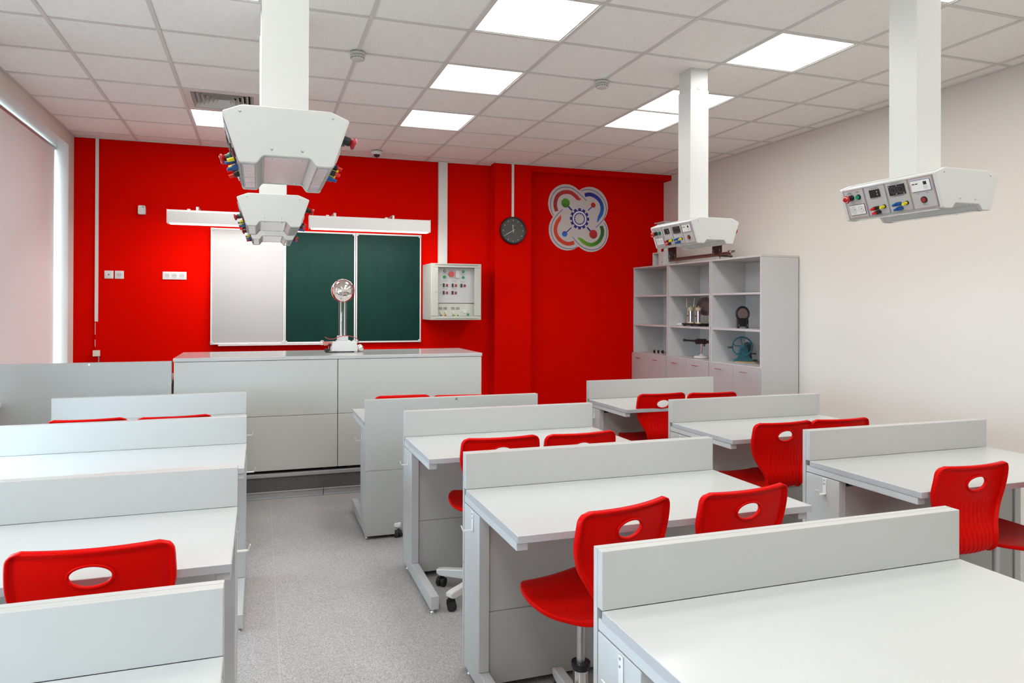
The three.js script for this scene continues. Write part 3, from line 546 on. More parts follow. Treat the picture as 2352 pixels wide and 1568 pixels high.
{ const t = thing('motion_sensor', 'small white motion sensor high on the red wall', 'sensor', [-1.148, 2.44, ZW]);
  part(t, 'housing', new THREE.ExtrudeGeometry(roundPoly([[-0.035, 0], [0.035, 0], [0.036, 0.045], [0.033, 0.092], [-0.033, 0.092], [-0.036, 0.045]], 0.012), { depth: 0.03, bevelEnabled: true, bevelThickness: 0.008, bevelSize: 0.006, bevelOffset: -0.006, bevelSegments: 3 }).translate(0, 0, 0.006), M.whitePlastic); part(t, 'lens_window', bx(0.02, 0.006, 0.002, 0), M.caption, [0.014, 0.074, 0.044]); part(t, 'mount', bx(0.05, 0.07, 0.02, 0.003), M.whitePlastic, [0, 0.045, 0.0]); }
function socketFace(parent, x, y, z, coax) {
  const f = part(parent, 'socket_insert', bx(0.062, 0.062, 0.008, 0.003), M.whitePlastic, [x, y, z]);
  if (coax) { part(f, 'coax_jack', cyl(0.009, 0.009, 0.01, 16), M.steelGrey, [0, 0, 0.004], [Math.PI / 2, 0, 0]); part(f, 'jack_shade', cyl(0.005, 0.005, 0.011, 12), M.black, [0, 0, 0.0045], [Math.PI / 2, 0, 0]); return; }  // black cylinder paints the shade in the hollow of the jack
  part(f, 'socket_rim', memo('rim', () => new THREE.TorusGeometry(0.022, 0.0018, 8, 28)), M.plastic, [0, 0, 0.004]); part(f, 'socket_well', cyl(0.0215, 0.0215, 0.001, 24), std([0.6, 0.6, 0.6], 0.5), [0, 0, 0.0041], [Math.PI / 2, 0, 0]);
  for (const k of [-1, 1]) { part(f, 'pin_hole_dot', cyl(0.0032, 0.0032, 0.001, 10), M.black, [k * 0.0095, 0, 0.005], [Math.PI / 2, 0, 0]); part(f, 'earth_clip', bx(0.008, 0.004, 0.002, 0), M.steel, [0, k * 0.019, 0.0048]); }  // pin holes are black discs, their inner shade painted on
}
for (const [x, n, coax, label] of [[-1.448, 1, true, 'white square antenna socket beside the narrow trunking'], [-1.354, 1, false, 'white single wall socket right of the antenna socket'], [-0.841, 3, false, 'white triple wall socket left of the whiteboard']]) {
  const s = thing('wall_socket', label, 'socket', [x, 1.782, ZW], 0, 'wall sockets'); const w = n === 3 ? 0.228 : 0.082;
  part(s, 'plate', bx(w, 0.081, 0.012, 0.004), M.whitePlastic, [0, 0.0405, 0.006]);
  for (let i = 0; i < n; i++) socketFace(s, (i - (n - 1) / 2) * 0.071, 0.0405, 0.0105, coax);
}
{ // wall clock
  const c = thing('wall_clock', 'round black wall clock with white hands on the red pier', 'clock', [2.814, 2.248, -7.79]); const y = 0.157, rx = [Math.PI / 2, 0, 0];
  part(c, 'case', new THREE.LatheGeometry([[0, 0], [0.157, 0], [0.163, 0.012], [0.160, 0.034], [0.150, 0.040], [0.143, 0.034], [0.143, 0.02], [0, 0.02]].map(([a, b]) => new THREE.Vector2(a, b)), 64), M.black, [0, y, 0], rx);
  part(c, 'dial', cyl(0.142, 0.142, 0.002, 48), std([0.045, 0.045, 0.042], 0.6), [0, y, 0.0205], rx);
  for (let i = 0; i < 12; i++) { const a = i / 12 * 2 * Math.PI; part(c, 'hour_mark', bx(0.005, 0.014, 0.001, 0), M.whitePlastic, [0.122 * Math.sin(a), y + 0.122 * Math.cos(a), 0.022], [0, 0, -a]); }
  const hand = (name, a, l, w) => part(c, name, at(bx(w, l, 0.0015, 0), 0, l / 2 - 0.025, 0), M.whitePlastic, [0, y, 0.0245], [0, 0, -a]);
  hand('hour_hand', -0.09, 0.09, 0.006); hand('minute_hand', 4.19, 0.128, 0.0045);
  part(c, 'maker_mark', bx(0.04, 0.003, 0.0008, 0), M.whitePlastic, [0.003, y + 0.058, 0.022]);
  part(c, 'glass', cyl(0.143, 0.143, 0.0015, 48), M.glass, [0, y, 0.033], rx);
}
{ // emblem plate
  const S = 0.82 / 1390, cv = document.createElement('canvas'); cv.width = cv.height = 1536; const g = cv.getContext('2d');
  // all coordinates in the plate's own square of 1400 units, y down
  const K = 1536 / 1400; g.scale(K, K); g.fillStyle = '#cbc3c1'; g.fillRect(0, 0, 1400, 1400);
  const arc = (pts, w, col, butt = true) => { g.strokeStyle = col; g.lineWidth = w; g.lineCap = butt ? 'butt' : 'round'; g.lineJoin = 'round'; g.beginPath(); const c = new THREE.CatmullRomCurve3(pts.map(([x, y]) => V3(x, y, 0))), P = c.getPoints(80); P.forEach((p, i) => i ? g.lineTo(p.x, p.y) : g.moveTo(p.x, p.y)); g.stroke(); };
  const taper = (pts, w0, w1, cols) => { const c = new THREE.CatmullRomCurve3(pts.map(([x, y]) => V3(x, y, 0))), P = c.getPoints(120); const a = [], b = []; P.forEach((p, i) => { const t = i / 120, tg = c.getTangent(t), w = (w0 + (w1 - w0) * Math.max(0, (t - 0.8) / 0.2) ** 2) / 2; a.push([p.x - tg.y * w, p.y + tg.x * w]); b.push([p.x + tg.y * w, p.y - tg.x * w]); }); const gr = g.createLinearGradient(pts[0][0], pts[0][1], pts.at(-1)[0], pts.at(-1)[1]); gr.addColorStop(0, cols[0]); gr.addColorStop(1, cols[1]); g.fillStyle = gr; g.beginPath(); [...a, ...b.reverse()].forEach(([x, y], i) => i ? g.lineTo(x, y) : g.moveTo(x, y)); g.closePath(); g.fill(); };
  const disc = (x, y, r, c0, c1) => { const gr = g.createLinearGradient(x, y - r, x, y + r); gr.addColorStop(0, c0); gr.addColorStop(1, c1); g.fillStyle = gr; g.beginPath(); g.arc(x, y, r, 0, 7); g.fill(); };
  const N = '#16177e';
  const z = (l) => l.map(([x, y]) => [(x - 100) * 1.12, (y - 95) * 1.007]);
  // thin outer lines
  arc(z([[208, 745], [165, 630], [153, 520], [170, 400], [230, 280], [330, 190], [480, 155], [600, 180], [700, 245], [800, 330], [885, 415]]), 11, N);
  arc(z([[778, 215], [870, 182], [960, 178], [1080, 215], [1180, 290], [1260, 400], [1300, 530], [1290, 660], [1240, 790], [1170, 880], [1078, 975]]), 11, N);
  arc(z([[397, 620], [300, 725], [220, 840], [175, 960], [168, 1080], [205, 1220], [300, 1345], [420, 1415], [540, 1435], [640, 1418], [698, 1385]]), 11, N);
  arc(z([[600, 1185], [700, 1300], [800, 1385], [900, 1428], [1000, 1440], [1120, 1415], [1220, 1340], [1290, 1220], [1315, 1080], [1305, 960], [1260, 860]]), 11, N);
  // coloured ribbons
  taper(z([[278, 665], [250, 570], [252, 470], [290, 360], [370, 285], [480, 255], [580, 272], [660, 330], [720, 385], [775, 392]]), 82, 10, ['#a01a20', '#c4161c']);
  taper(z([[850, 300], [950, 278], [1050, 305], [1140, 370], [1195, 460], [1215, 560], [1200, 660], [1155, 750], [1112, 860]]), 82, 8, ['#12178a', '#1d72c8']);
  taper(z([[635, 1300], [520, 1330], [420, 1305], [320, 1230], [262, 1120], [255, 1010], [285, 900], [335, 820], [362, 740]]), 82, 10, ['#cf3512', '#d83a10']);
  taper(z([[1195, 930], [1222, 1030], [1205, 1150], [1140, 1260], [1050, 1320], [960, 1335], [860, 1300], [780, 1240], [705, 1197]]), 82, 14, ['#1d5a22', '#6fae10']);
  // links, atoms and gear
  const link = (p, w) => { const [a, b] = z(p); g.strokeStyle = N; g.lineWidth = w; g.lineCap = 'butt'; g.beginPath(); g.moveTo(...a); g.lineTo(...b); g.stroke(); };
  link([[500, 540], [590, 635]], 34); link([[1005, 530], [920, 620]], 20); link([[465, 1105], [578, 990]], 20); link([[900, 970], [980, 1060]], 34);
  const atom = (x, y, r, c0, c1) => { const [[X, Y]] = z([[x, y]]); disc(X, Y, r, c0, c1); };
  atom(457, 485, 97, '#5a9a10', '#2c6a1a'); atom(1027, 498, 55, '#c41410', '#a8120e'); atom(440, 1130, 60, '#1848b4', '#2a86d8'); atom(1031, 1112, 94, '#c4181c', '#9c1418');
  g.save(); g.translate(722, 710); g.fillStyle = N;
  for (let i = 0; i < 12; i++) { g.save(); g.rotate(i / 12 * 2 * Math.PI); g.fillRect(-32, -222, 64, 70); g.restore(); }
  g.beginPath(); g.arc(0, 0, 180, 0, 7); g.fill(); g.fillStyle = '#e6e2e6'; g.beginPath(); g.arc(0, 0, 160, 0, 7); g.fill(); g.fillStyle = N; g.beginPath(); g.arc(0, 0, 128, 0, 7); g.fill(); g.fillStyle = '#cbc3c1'; g.beginPath(); g.arc(0, 0, 96, 0, 7); g.fill();
  for (let i = 0; i < 16; i++) { g.save(); g.rotate(i / 16 * 2 * Math.PI); g.fillRect(-11, -114, 22, 30); g.restore(); }
  g.restore();
  const tex = new THREE.CanvasTexture(cv); tex.colorSpace = THREE.SRGBColorSpace; tex.anisotropy = 8;
  // outline: four overlapping round lobes
  const lobes = [[420, 412, 412], [968, 440, 415], [440, 965, 418], [984, 984, 414]], pts = [];
  for (let i = 0; i < 240; i++) { const a = i / 240 * 2 * Math.PI, dx = Math.cos(a), dy = Math.sin(a); let best = 0; for (const [x, y, r] of lobes) { const ox = x - 700, oy = y - 700, b = ox * dx + oy * dy, d = b * b - (ox * ox + oy * oy - r * r); if (d >= 0) best = Math.max(best, b + Math.sqrt(d)); } pts.push([dx * best * S, -dy * best * S]); }
  const e = thing('wall_emblem', 'white four-lobed emblem plate with a blue gear and coloured ribbons on the red wall', 'emblem', [3.748, 2.612, ZW]);
  const front = new THREE.ShapeGeometry(poly(pts)); const p = front.attributes.position, uv = front.attributes.uv; for (let i = 0; i < p.count; i++) uv.setXY(i, p.getX(i) / S / 1400 + 0.5, p.getY(i) / S / 1400 + 0.5);
  part(e, 'printed_face', front, new THREE.MeshStandardMaterial({ map: tex, roughness: 0.5 }), [0, 0, 0.0062]);
  part(e, 'plate', new THREE.ExtrudeGeometry(poly(pts), { depth: 0.006, bevelEnabled: false }), M.whitePlastic);
}
{ // control cabinet
  const c = thing('control_cabinet', 'grey wall cabinet with a glass front, switches and an emergency button', 'cabinet', [2.066, 1.364, -7.75]);
  const w = 0.288, H = 0.624, d0 = -0.22, d1 = 0.205;
  spanPart(c, 'side_panel', M.steelGrey, -w, -w + 0.012, 0.03, H - 0.03, d0, d1, 0.002); spanPart(c, 'side_panel', M.steelGrey, w - 0.012, w, 0.03, H - 0.03, d0, d1, 0.002);
  spanPart(c, 'back_panel', M.steelGrey, -w, w, 0, H, d0, d0 + 0.01, 0);
  for (const [y0, ys] of [[H - 0.042, H - 0.018], [0, 0.012]]) { // caps with a slotted vent strip
    const y1 = y0 + 0.042; part(c, 'cap', merge([span(-w, w, y0, ys - 0.005, d0, d1, 0.002), span(-w, w, ys + 0.005, y1, d0, d1, 0.002), span(-w, w, ys - 0.005, ys + 0.005, d0, d1 - 0.012, 0), span(-w, -0.24, ys - 0.005, ys + 0.005, d1 - 0.012, d1, 0), span(0.245, w, ys - 0.005, ys + 0.005, d1 - 0.012, d1, 0)]), M.steelGrey);
    for (let i = 0; i < 40; i++) spanPart(c, 'vent_fin', M.steelGrey, -0.235 + i * 0.0118, -0.2305 + i * 0.0118, ys - 0.005, ys + 0.005, d1 - 0.012, d1 - 0.001, 0);
  }
  const dr = new THREE.Group(); dr.name = 'door'; c.add(dr);
  spanPart(dr, 'door_stile', M.steelGrey, -w + 0.002, -0.208, 0.044, H - 0.044, d1 - 0.02, d1 + 0.002, 0.003); spanPart(dr, 'door_stile', M.steelGrey, 0.212, w - 0.002, 0.044, H - 0.044, d1 - 0.02, d1 + 0.002, 0.003);
  spanPart(dr, 'pane', M.glass, -0.209, 0.213, 0.044, H - 0.044, d1 - 0.012, d1 - 0.009, 0);
  part(dr, 'lock', cyl(0.008, 0.008, 0.006, 16), M.steel, [-0.237, 0.312, d1 + 0.004], [Math.PI / 2, 0, 0]);
  const zf = 0.135, P = (px, py) => [(px - 864) * 0.000508, (1375 - py) * 0.000508];   // face positions, measured on the photograph's crop
  spanPart(c, 'control_panel', std([0.60, 0.61, 0.61], 0.4), -0.275, 0.275, 0.188, H - 0.045, zf - 0.01, zf, 0);
  spanPart(c, 'power_supply', std([0.62, 0.63, 0.54], 0.45), -0.275, 0.275, 0.0845, 0.181, zf - 0.02, zf, 0); spanPart(c, 'terminal_strip', std([0.62, 0.63, 0.54], 0.45), -0.275, 0.275, 0.044, 0.083, zf - 0.02, zf, 0);
  const rnd = (name, px, py, r, h, m) => { const [x, y] = P(px, py); return part(c, name, cyl(r, r * 1.05, h, 20), m, [x, y, zf + h / 2], [Math.PI / 2, 0, 0]); };
  const blk = (name, px, py, wx, hy, h, m) => { const [x, y] = P(px, py); return part(c, name, bx(wx, hy, h, 0.001), m, [x, y, zf + h / 2]); };
  rnd('key_ring', 633, 305, 0.014, 0.008, M.black); rnd('key_switch', 633, 305, 0.008, 0.014, M.steel);
  rnd('button', 630, 433, 0.016, 0.012, std([0.02, 0.30, 0.05], 0.3)); rnd('emergency_button', 780, 372, 0.03, 0.035, std([0.55, 0.05, 0.05], 0.35));
  rnd('button', 1055, 313, 0.015, 0.012, std([0.0, 0.28, 0.16], 0.3)); rnd('button', 1055, 440, 0.015, 0.012, std([0.0, 0.28, 0.16], 0.3));
  blk('cover_plate', 918, 372, 0.04, 0.085, 0.012, std([0.72, 0.72, 0.70], 0.4));
  for (const [x, y] of [[612, 617], [815, 617], [1015, 620], [612, 780], [812, 780]]) { blk('switch', x, y, 0.022, 0.04, 0.008, M.black); blk('indicator', x + 75, y + 2, 0.026, 0.03, 0.006, std([0.28, 0.03, 0.025], 0.35)); blk('caption', x - 52, y - 4, 0.004, 0.024, 0.0005, M.caption); for (const k of [0, 1]) blk('caption', x + 36, y - 100 + k * 22, 0.06, 0.004, 0.0005, std([0.35, 0.35, 0.36], 0.6)); }
  for (const [x, y, l] of [[630, 358, 0.04], [770, 296, 0.044], [1052, 375, 0.045], [632, 250, 0.03]]) blk('caption', x, y, l, 0.005, 0.0005, std([0.3, 0.3, 0.31], 0.6));
  for (const x of [540, 650, 822, 935]) blk('display', x, 1122, 0.042, 0.028, 0.004, std([0.30, 0.30, 0.30], 0.3));
  for (const x of [543, 662, 828]) rnd('knob', x, 1212, 0.013, 0.016, M.cream2 ??= std([0.70, 0.70, 0.60], 0.5)); rnd('knob', 1092, 1192, 0.021, 0.02, M.whitePlastic);
  for (const [x, m] of [[548, M.blue], [600, M.yellow], [648, M.estop], [832, M.green], [885, M.yellow], [932, M.green]]) rnd('terminal', x, 1282, 0.0085, 0.022, m);
  blk('power_switch', 1168, 1262, 0.025, 0.03, 0.008, M.green);
}

// ================================================================ OPEN SHELVES ALONG THE RIGHT WALL
const SX0 = 4.512, SX1 = 4.945;
const shelfZ = [[-6.335, -5.545], [-7.155, -6.345], [-7.955, -7.165]];
const shelfLabel = ['tall grey shelf unit nearest the camera, with the teal hand wheel inside', 'tall grey shelf unit in the middle, holding the pump and the white-footed telescope', 'tall grey shelf unit in the corner, nearly empty'];
shelfZ.forEach(([z0, z1], i) => {
  const xc = (SX0 + SX1) / 2, zc = (z0 + z1) / 2, s = thing('shelf_unit', shelfLabel[i], 'shelf', [xc, 0, zc], 0, 'grey shelf units'), w = (z1 - z0) / 2, d = (SX1 - SX0) / 2;
  for (const k of [-1, 1]) spanPart(s, 'side_panel', M.shelf, -d, d, 0, 1.996, k * w, k * (w - 0.018), 0.001);
  spanPart(s, 'top_panel', M.shelf, -d - 0.004, d, 1.997, 2.015, -w, w, 0.001);
  spanPart(s, 'back_panel', M.shelf, d - 0.008, d - 0.002, 0.06, 1.99, -w + 0.018, w - 0.018, 0);
  spanPart(s, 'plinth', M.shelf, -d + 0.03, d, 0, 0.06, -w + 0.019, w - 0.019, 0);
  for (const [y, f] of [[0.078, -d], [0.944, -d], [1.300, -d + 0.012], [1.660, -d + 0.012]]) spanPart(s, 'shelf_board', M.shelf, f, d - 0.009, y - 0.02, y, -w + 0.0185, w - 0.0185, 0.001);
  for (const k of [-1, 1]) {
    const dr = spanPart(s, 'door', M.door, -d - 0.020, -d - 0.002, 0.065, 0.938, k * 0.0015, k * (w - 0.001), 0.001);
    part(dr, 'handle', memo('shandle', () => merge([at(cyl(0.004, 0.004, 0.11, 10), -0.03, 0, 0, Math.PI / 2), at(cyl(0.003, 0.003, 0.03, 8), -0.015, 0, 0.048, 0, 0, Math.PI / 2), at(cyl(0.003, 0.003, 0.03, 8), -0.015, 0, -0.048, 0, 0, Math.PI / 2)])), M.chrome, [-0.009, 0.38, 0]);
  }
  for (const y of [1.05, 1.24, 1.42, 1.6, 1.72]) for (const x of [-0.14, 0.12]) for (const k of [-1, 1]) part(s, 'pin_hole_dot', cyl(0.003, 0.003, 0.001, 8), M.black, [x, y, k * (w - 0.0183)], [Math.PI / 2, 0, 0]);  // black discs drawn in place of the pin holes
});
const lookTurn = (x, z) => Math.atan2(-x, -z);          // turn of an object whose +z face looks at the camera
{ // hand-cranked machine with a spoked wheel
  const x = 4.72, z = -6.09, g = thing('hand_crank_machine', 'teal hand-cranked machine with a spoked wheel on a wooden foot', 'machine', [x, 0.944, z], lookTurn(x, z));
  part(g, 'wooden_foot', bx(0.20, 0.012, 0.13, 0.002), M.wood, [0.03, 0.006, -0.05]);
  const st = new THREE.Shape(); st.moveTo(-0.085, 0.013); st.lineTo(-0.085, 0.028); st.quadraticCurveTo(-0.04, 0.035, -0.035, 0.075); st.lineTo(-0.022, 0.16); st.quadraticCurveTo(0.015, 0.19, 0.05, 0.16); st.lineTo(0.065, 0.075); st.quadraticCurveTo(0.075, 0.035, 0.11, 0.028); st.lineTo(0.11, 0.013); st.closePath();
  part(g, 'stand', new THREE.ExtrudeGeometry(st, { depth: 0.05, bevelEnabled: true, bevelSize: 0.003, bevelThickness: 0.003, bevelSegments: 2 }).translate(0, 0, -0.09), M.teal);
  const hub = [0, 0.167, 0.0], wz = 0.01;
  const wh = part(g, 'wheel_rim', new THREE.TorusGeometry(0.096, 0.008, 12, 56), M.teal, [hub[0], hub[1], wz]);
  part(g, 'wheel_hub', cyl(0.018, 0.018, 0.03, 20), M.teal, [hub[0], hub[1], wz], [Math.PI / 2, 0, 0]);
  for (let i = 0; i < 5; i++) { const a = i / 5 * 2 * Math.PI + 0.25, p = (r, o) => [r * Math.cos(a + o), r * Math.sin(a + o), 0]; part(g, 'spoke', tube([p(0.012, 0), p(0.04, 0.22), p(0.07, 0.26), p(0.094, 0.05)], 0.0055, 16), M.teal, [hub[0], hub[1], wz]); }
  part(g, 'axle', cyl(0.007, 0.007, 0.07, 12), M.steel, [hub[0], hub[1], -0.02], [Math.PI / 2, 0, 0]);
  part(g, 'crank_handle', new THREE.LatheGeometry([[0, 0], [0.007, 0.002], [0.011, 0.02], [0.008, 0.045], [0.005, 0.055], [0, 0.056]].map(([a, b]) => new THREE.Vector2(a, b)), 16), M.black, [-0.088, 0.157, 0.02], [0, 0, Math.PI / 2]);
  part(g, 'gear_guard', new THREE.ExtrudeGeometry(roundPoly([[0.03, 0.03], [0.10, 0.03], [0.088, 0.12], [0.092, 0.19], [0.06, 0.212], [0.02, 0.20], [0.015, 0.12]], 0.02), { depth: 0.03, bevelEnabled: false }).translate(0, 0, -0.125), M.black);
  part(g, 'clamp', merge([span(0.09, 0.15, 0.013, 0.028, -0.12, -0.09, 0.003), at(cyl(0.006, 0.006, 0.04, 10), 0.11, 0.09, -0.1, 0, 0, Math.PI / 2), at(cyl(0.009, 0.009, 0.012, 10), 0.13, 0.09, -0.1, 0, 0, Math.PI / 2)]), M.black);
}
{ // round mirror on a black stand
  const x = 4.70, z = -6.06, g = thing('stand_mirror', 'round mirror in a black ring stand on the middle shelf', 'mirror', [x, 1.300, z], lookTurn(x, z) + 0.38);
  part(g, 'ring', new THREE.TorusGeometry(0.063, 0.0115, 12, 48).scale(1, 1.08, 1), M.black, [0, 0.148, 0]);
  part(g, 'mirror_disc', new THREE.CylinderGeometry(0.055, 0.055, 0.004, 48).rotateX(Math.PI / 2).scale(1, 1.08, 1), M.mirror, [0, 0.148, 0]);
  part(g, 'stand_block', bx(0.112, 0.086, 0.03, 0.004), M.black, [0, 0.061, -0.004]);
  for (const k of [-1, 1]) { part(g, 'leg', bx(0.02, 0.09, 0.04, 0.004), M.black, [k * 0.047, 0.045, 0]); part(g, 'screw', bx(0.005, 0.022, 0.003, 0), M.steel, [k * 0.044, 0.03, 0.021]); }
}
{ // twin-cylinder pump
  const g = thing('demonstration_pump', 'twin metal cylinder pump with cream caps and raised levers on a black tray', 'pump', [4.68, 1.300, -6.86]);
  spanPart(g, 'tray', M.black, -0.07, 0.07, 0.012, 0.032, -0.16, 0.165, 0.004);
  for (const [a, b] of [[-0.05, -0.14], [0.05, -0.14], [-0.05, 0.145], [0.05, 0.145], [-0.05, 0]]) part(g, 'tray_foot', cyl(0.01, 0.012, 0.012, 12), M.rubber, [a, 0.006, b]);
  for (const [zz, lean] of [[-0.085, 0.05], [0.065, 0.16]]) {
    part(g, 'cylinder_base', cyl(0.03, 0.034, 0.014, 24), M.cream, [0, 0.039, zz]);
    part(g, 'cylinder', cyl(0.0235, 0.0235, 0.13, 28), M.steel, [0, 0.11, zz]);
    part(g, 'cap', memo('pumpcap', () => new THREE.LatheGeometry([[0, 0], [0.0305, 0], [0.0315, 0.032], [0.024, 0.04], [0.01, 0.044], [0.008, 0.055], [0, 0.056]].map(([a, b]) => new THREE.Vector2(a, b)), 24)), M.cream, [0, 0.172, zz]);
    part(g, 'lever', bx(0.010, 0.10, 0.012, 0.003), M.cream, [-0.012, 0.265, zz - 0.058 - lean * 0.05], [lean, 0, 0]);
    part(g, 'push_rod', cyl(0.003, 0.003, 0.21, 10), M.cream, [-0.012, 0.125, zz - 0.045]);
    part(g, 'link', cyl(0.003, 0.003, 0.06, 8), M.brown, [-0.006, 0.214, zz - 0.02], [Math.PI / 2, 0, 0]);
    part(g, 'valve', memo('valve', () => new THREE.SphereGeometry(0.007, 12, 8)), M.black, [-0.03, 0.115, zz - 0.02]);
  }
}
{ // slotted disc behind the pump
  const g = thing('slotted_disc', 'brown disc with radial slots standing behind the pump', 'disc', [4.80, 1.300, -6.83], lookTurn(4.8, -6.83) - 0.3);
  part(g, 'disc', new THREE.CylinderGeometry(0.105, 0.105, 0.004, 48).rotateX(Math.PI / 2), M.brown, [0, 0.225, 0]);
  for (let i = 0; i < 24; i++) { const a = i / 24 * 2 * Math.PI; part(g, 'sector', bx(0.009, 0.042, 0.002, 0), std([0.04, 0.02, 0.018], 0.5), [0.078 * Math.sin(a), 0.225 + 0.078 * Math.cos(a), 0.003], [0, 0, -a]); }
  part(g, 'post', bx(0.02, 0.23, 0.012, 0.002), M.cream, [0, 0.117, -0.014]); part(g, 'foot', bx(0.12, 0.012, 0.06, 0.003), M.brown, [0, 0.006, -0.014]);
}
{ const g = thing('folded_cloth', 'crumpled white cloth lying beside the pump tray', 'cloth', [4.66, 1.300, -7.10]);
  const s = new THREE.SphereGeometry(1, 36, 20), p = s.attributes.position, R = rng(21); const ph = [R() * 6, R() * 6, R() * 6];
  for (let i = 0; i < p.count; i++) { const x = p.getX(i), y = p.getY(i), z = p.getZ(i), k = 1 + 0.16 * Math.sin(5 * x + ph[0]) * Math.cos(6 * z + ph[1]) + 0.08 * Math.sin(11 * z + 7 * y + ph[2]); p.setXYZ(i, x * k * 0.05, Math.max(0.001, (y * k + 0.55) * 0.021), z * k * 0.075); } s.computeVertexNormals(); part(g, 'cloth', s, M.whitePlastic); }
{ // telescope on a white round foot
  const g = thing('spotting_scope', 'black telescope on a steel post with a round white foot', 'telescope', [4.70, 0.944, -6.765], 0);
  part(g, 'foot', new THREE.LatheGeometry([[0, 0], [0.084, 0], [0.086, 0.012], [0.082, 0.024], [0.03, 0.028], [0.022, 0.038], [0.014, 0.046], [0, 0.047]].map(([a, b]) => new THREE.Vector2(a, b)), 40), M.whitePlastic);
  part(g, 'post', cyl(0.009, 0.009, 0.13, 16), M.chrome, [0, 0.10, 0]);
  const tb = (name, r, z0, z1, m) => part(g, name, cyl(r, r, z1 - z0, 20), m, [0, 0.186, (z0 + z1) / 2], [Math.PI / 2, 0, 0]);
  tb('eyepiece_tube', 0.011, -0.33, -0.10, M.black); tb('eyepiece', 0.016, -0.345, -0.325, M.brown); tb('focus_ring', 0.019, -0.115, -0.07, M.black); tb('objective', 0.017, 0.05, 0.16, M.black);
  part(g, 'prism_housing', bx(0.046, 0.058, 0.125, 0.006), M.black, [0, 0.187, 0]); part(g, 'clamp_screw', merge([at(cyl(0.008, 0.008, 0.02, 12), 0, 0.148, 0.05), at(cyl(0.013, 0.013, 0.006, 12), 0, 0.14, 0.05)]), M.black); part(g, 'yoke', bx(0.05, 0.03, 0.02, 0.003), M.black, [0, 0.168, -0.075]);
}
{ const g = thing('roller_weights', 'small cluster of shiny metal rollers on the corner shelf', 'rollers', [4.66, 0.944, -7.63], 0.4);
  for (const k of [-1, 0, 1]) { part(g, 'roller', cyl(0.019, 0.019, 0.03, 20), M.chrome, [k * 0.01, 0.02, k * 0.052], [0, 0.3, Math.PI / 2]); part(g, 'roller_end', cyl(0.02, 0.02, 0.012, 20), M.black, [k * 0.01, 0.02, k * 0.052 + 0.022], [Math.PI / 2, 0, 0]); }
  part(g, 'axle_bar', bx(0.012, 0.008, 0.15, 0.001), M.black, [0, 0.02, 0]); }
{ // optical bench on top of the shelves
  const g = thing('optical_bench', 'long brown rail with black slide holders lying on top of the shelves', 'rail', [4.70, 2.015, -6.90]);
  part(g, 'rail', merge([span(-0.018, 0.018, 0.05, 0.058, -0.64, 0.64, 0.001), span(-0.008, 0.008, 0.058, 0.078, -0.64, 0.64, 0.001), span(-0.018, 0.018, 0.078, 0.086, -0.64, 0.64, 0.001)]), M.brown);
  for (const z of [-0.56, 0.56]) { part(g, 'foot_bar', bx(0.16, 0.014, 0.03, 0.003), M.black, [0, 0.043, z]); for (const x of [-0.07, 0.07]) part(g, 'levelling_screw', memo('lev', () => merge([at(cyl(0.004, 0.004, 0.036, 10), 0, 0.018, 0), at(cyl(0.012, 0.012, 0.004, 14), 0, 0.002, 0)])), M.black, [x, 0, z]); }
  for (const [z, h] of [[-0.44, 0.13], [0.43, 0.10]]) { part(g, 'slide_holder', bx(0.012, h, 0.16, 0.002), M.black, [-0.012, 0.088 + h / 2, z]); part(g, 'holder_clamp', bx(0.05, 0.03, 0.05, 0.003), M.black, [0, 0.085, z]); for (const k of [-1, 1]) part(g, 'clip', bx(0.003, 0.03, 0.008, 0), M.steel, [-0.02, 0.11, z + k * 0.055]); }
  part(g, 'end_clamp', merge([span(-0.02, 0.02, 0.07, 0.10, 0.62, 0.66, 0.003), at(cyl(0.012, 0.012, 0.08, 16), 0, 0.085, 0.69, Math.PI / 2)]), M.steel);
}
{ // white open box with a black round inside, tall back board
  const g = thing('demonstration_box', 'white open wooden box with a black wheel on the shelf top in the corner', 'box', [4.70, 2.015, -7.56]);
  const w = 0.08, m = M.whitePlastic;
  spanPart(g, 'box_side', m, -w, w, 0, 0.17, -0.115, -0.103, 0.001); spanPart(g, 'box_side', m, -w, w, 0, 0.17, 0.02, 0.14, 0.002);
  spanPart(g, 'box_top', m, -w, w, 0.155, 0.168, -0.104, 0.022, 0.001); spanPart(g, 'box_back', m, w - 0.01, w, 0, 0.156, -0.104, 0.022, 0.001);
  part(g, 'wheel', cyl(0.042, 0.042, 0.05, 28), M.black, [0, 0.044, -0.03], [0, 0, Math.PI / 2]);
  for (const z of [-0.09, 0.055]) spanPart(g, 'upright', m, -0.02, 0.02, 0.168, 0.535, z - 0.014, z + 0.014, 0.002);
  spanPart(g, 'crossboard', m, -0.05, 0.05, 0.53, 0.543, -0.125, 0.09, 0.002); spanPart(g, 'back_board', std([0.72, 0.66, 0.66], 0.5), 0.005, 0.012, 0.30, 0.53, -0.08, 0.045, 0);
}

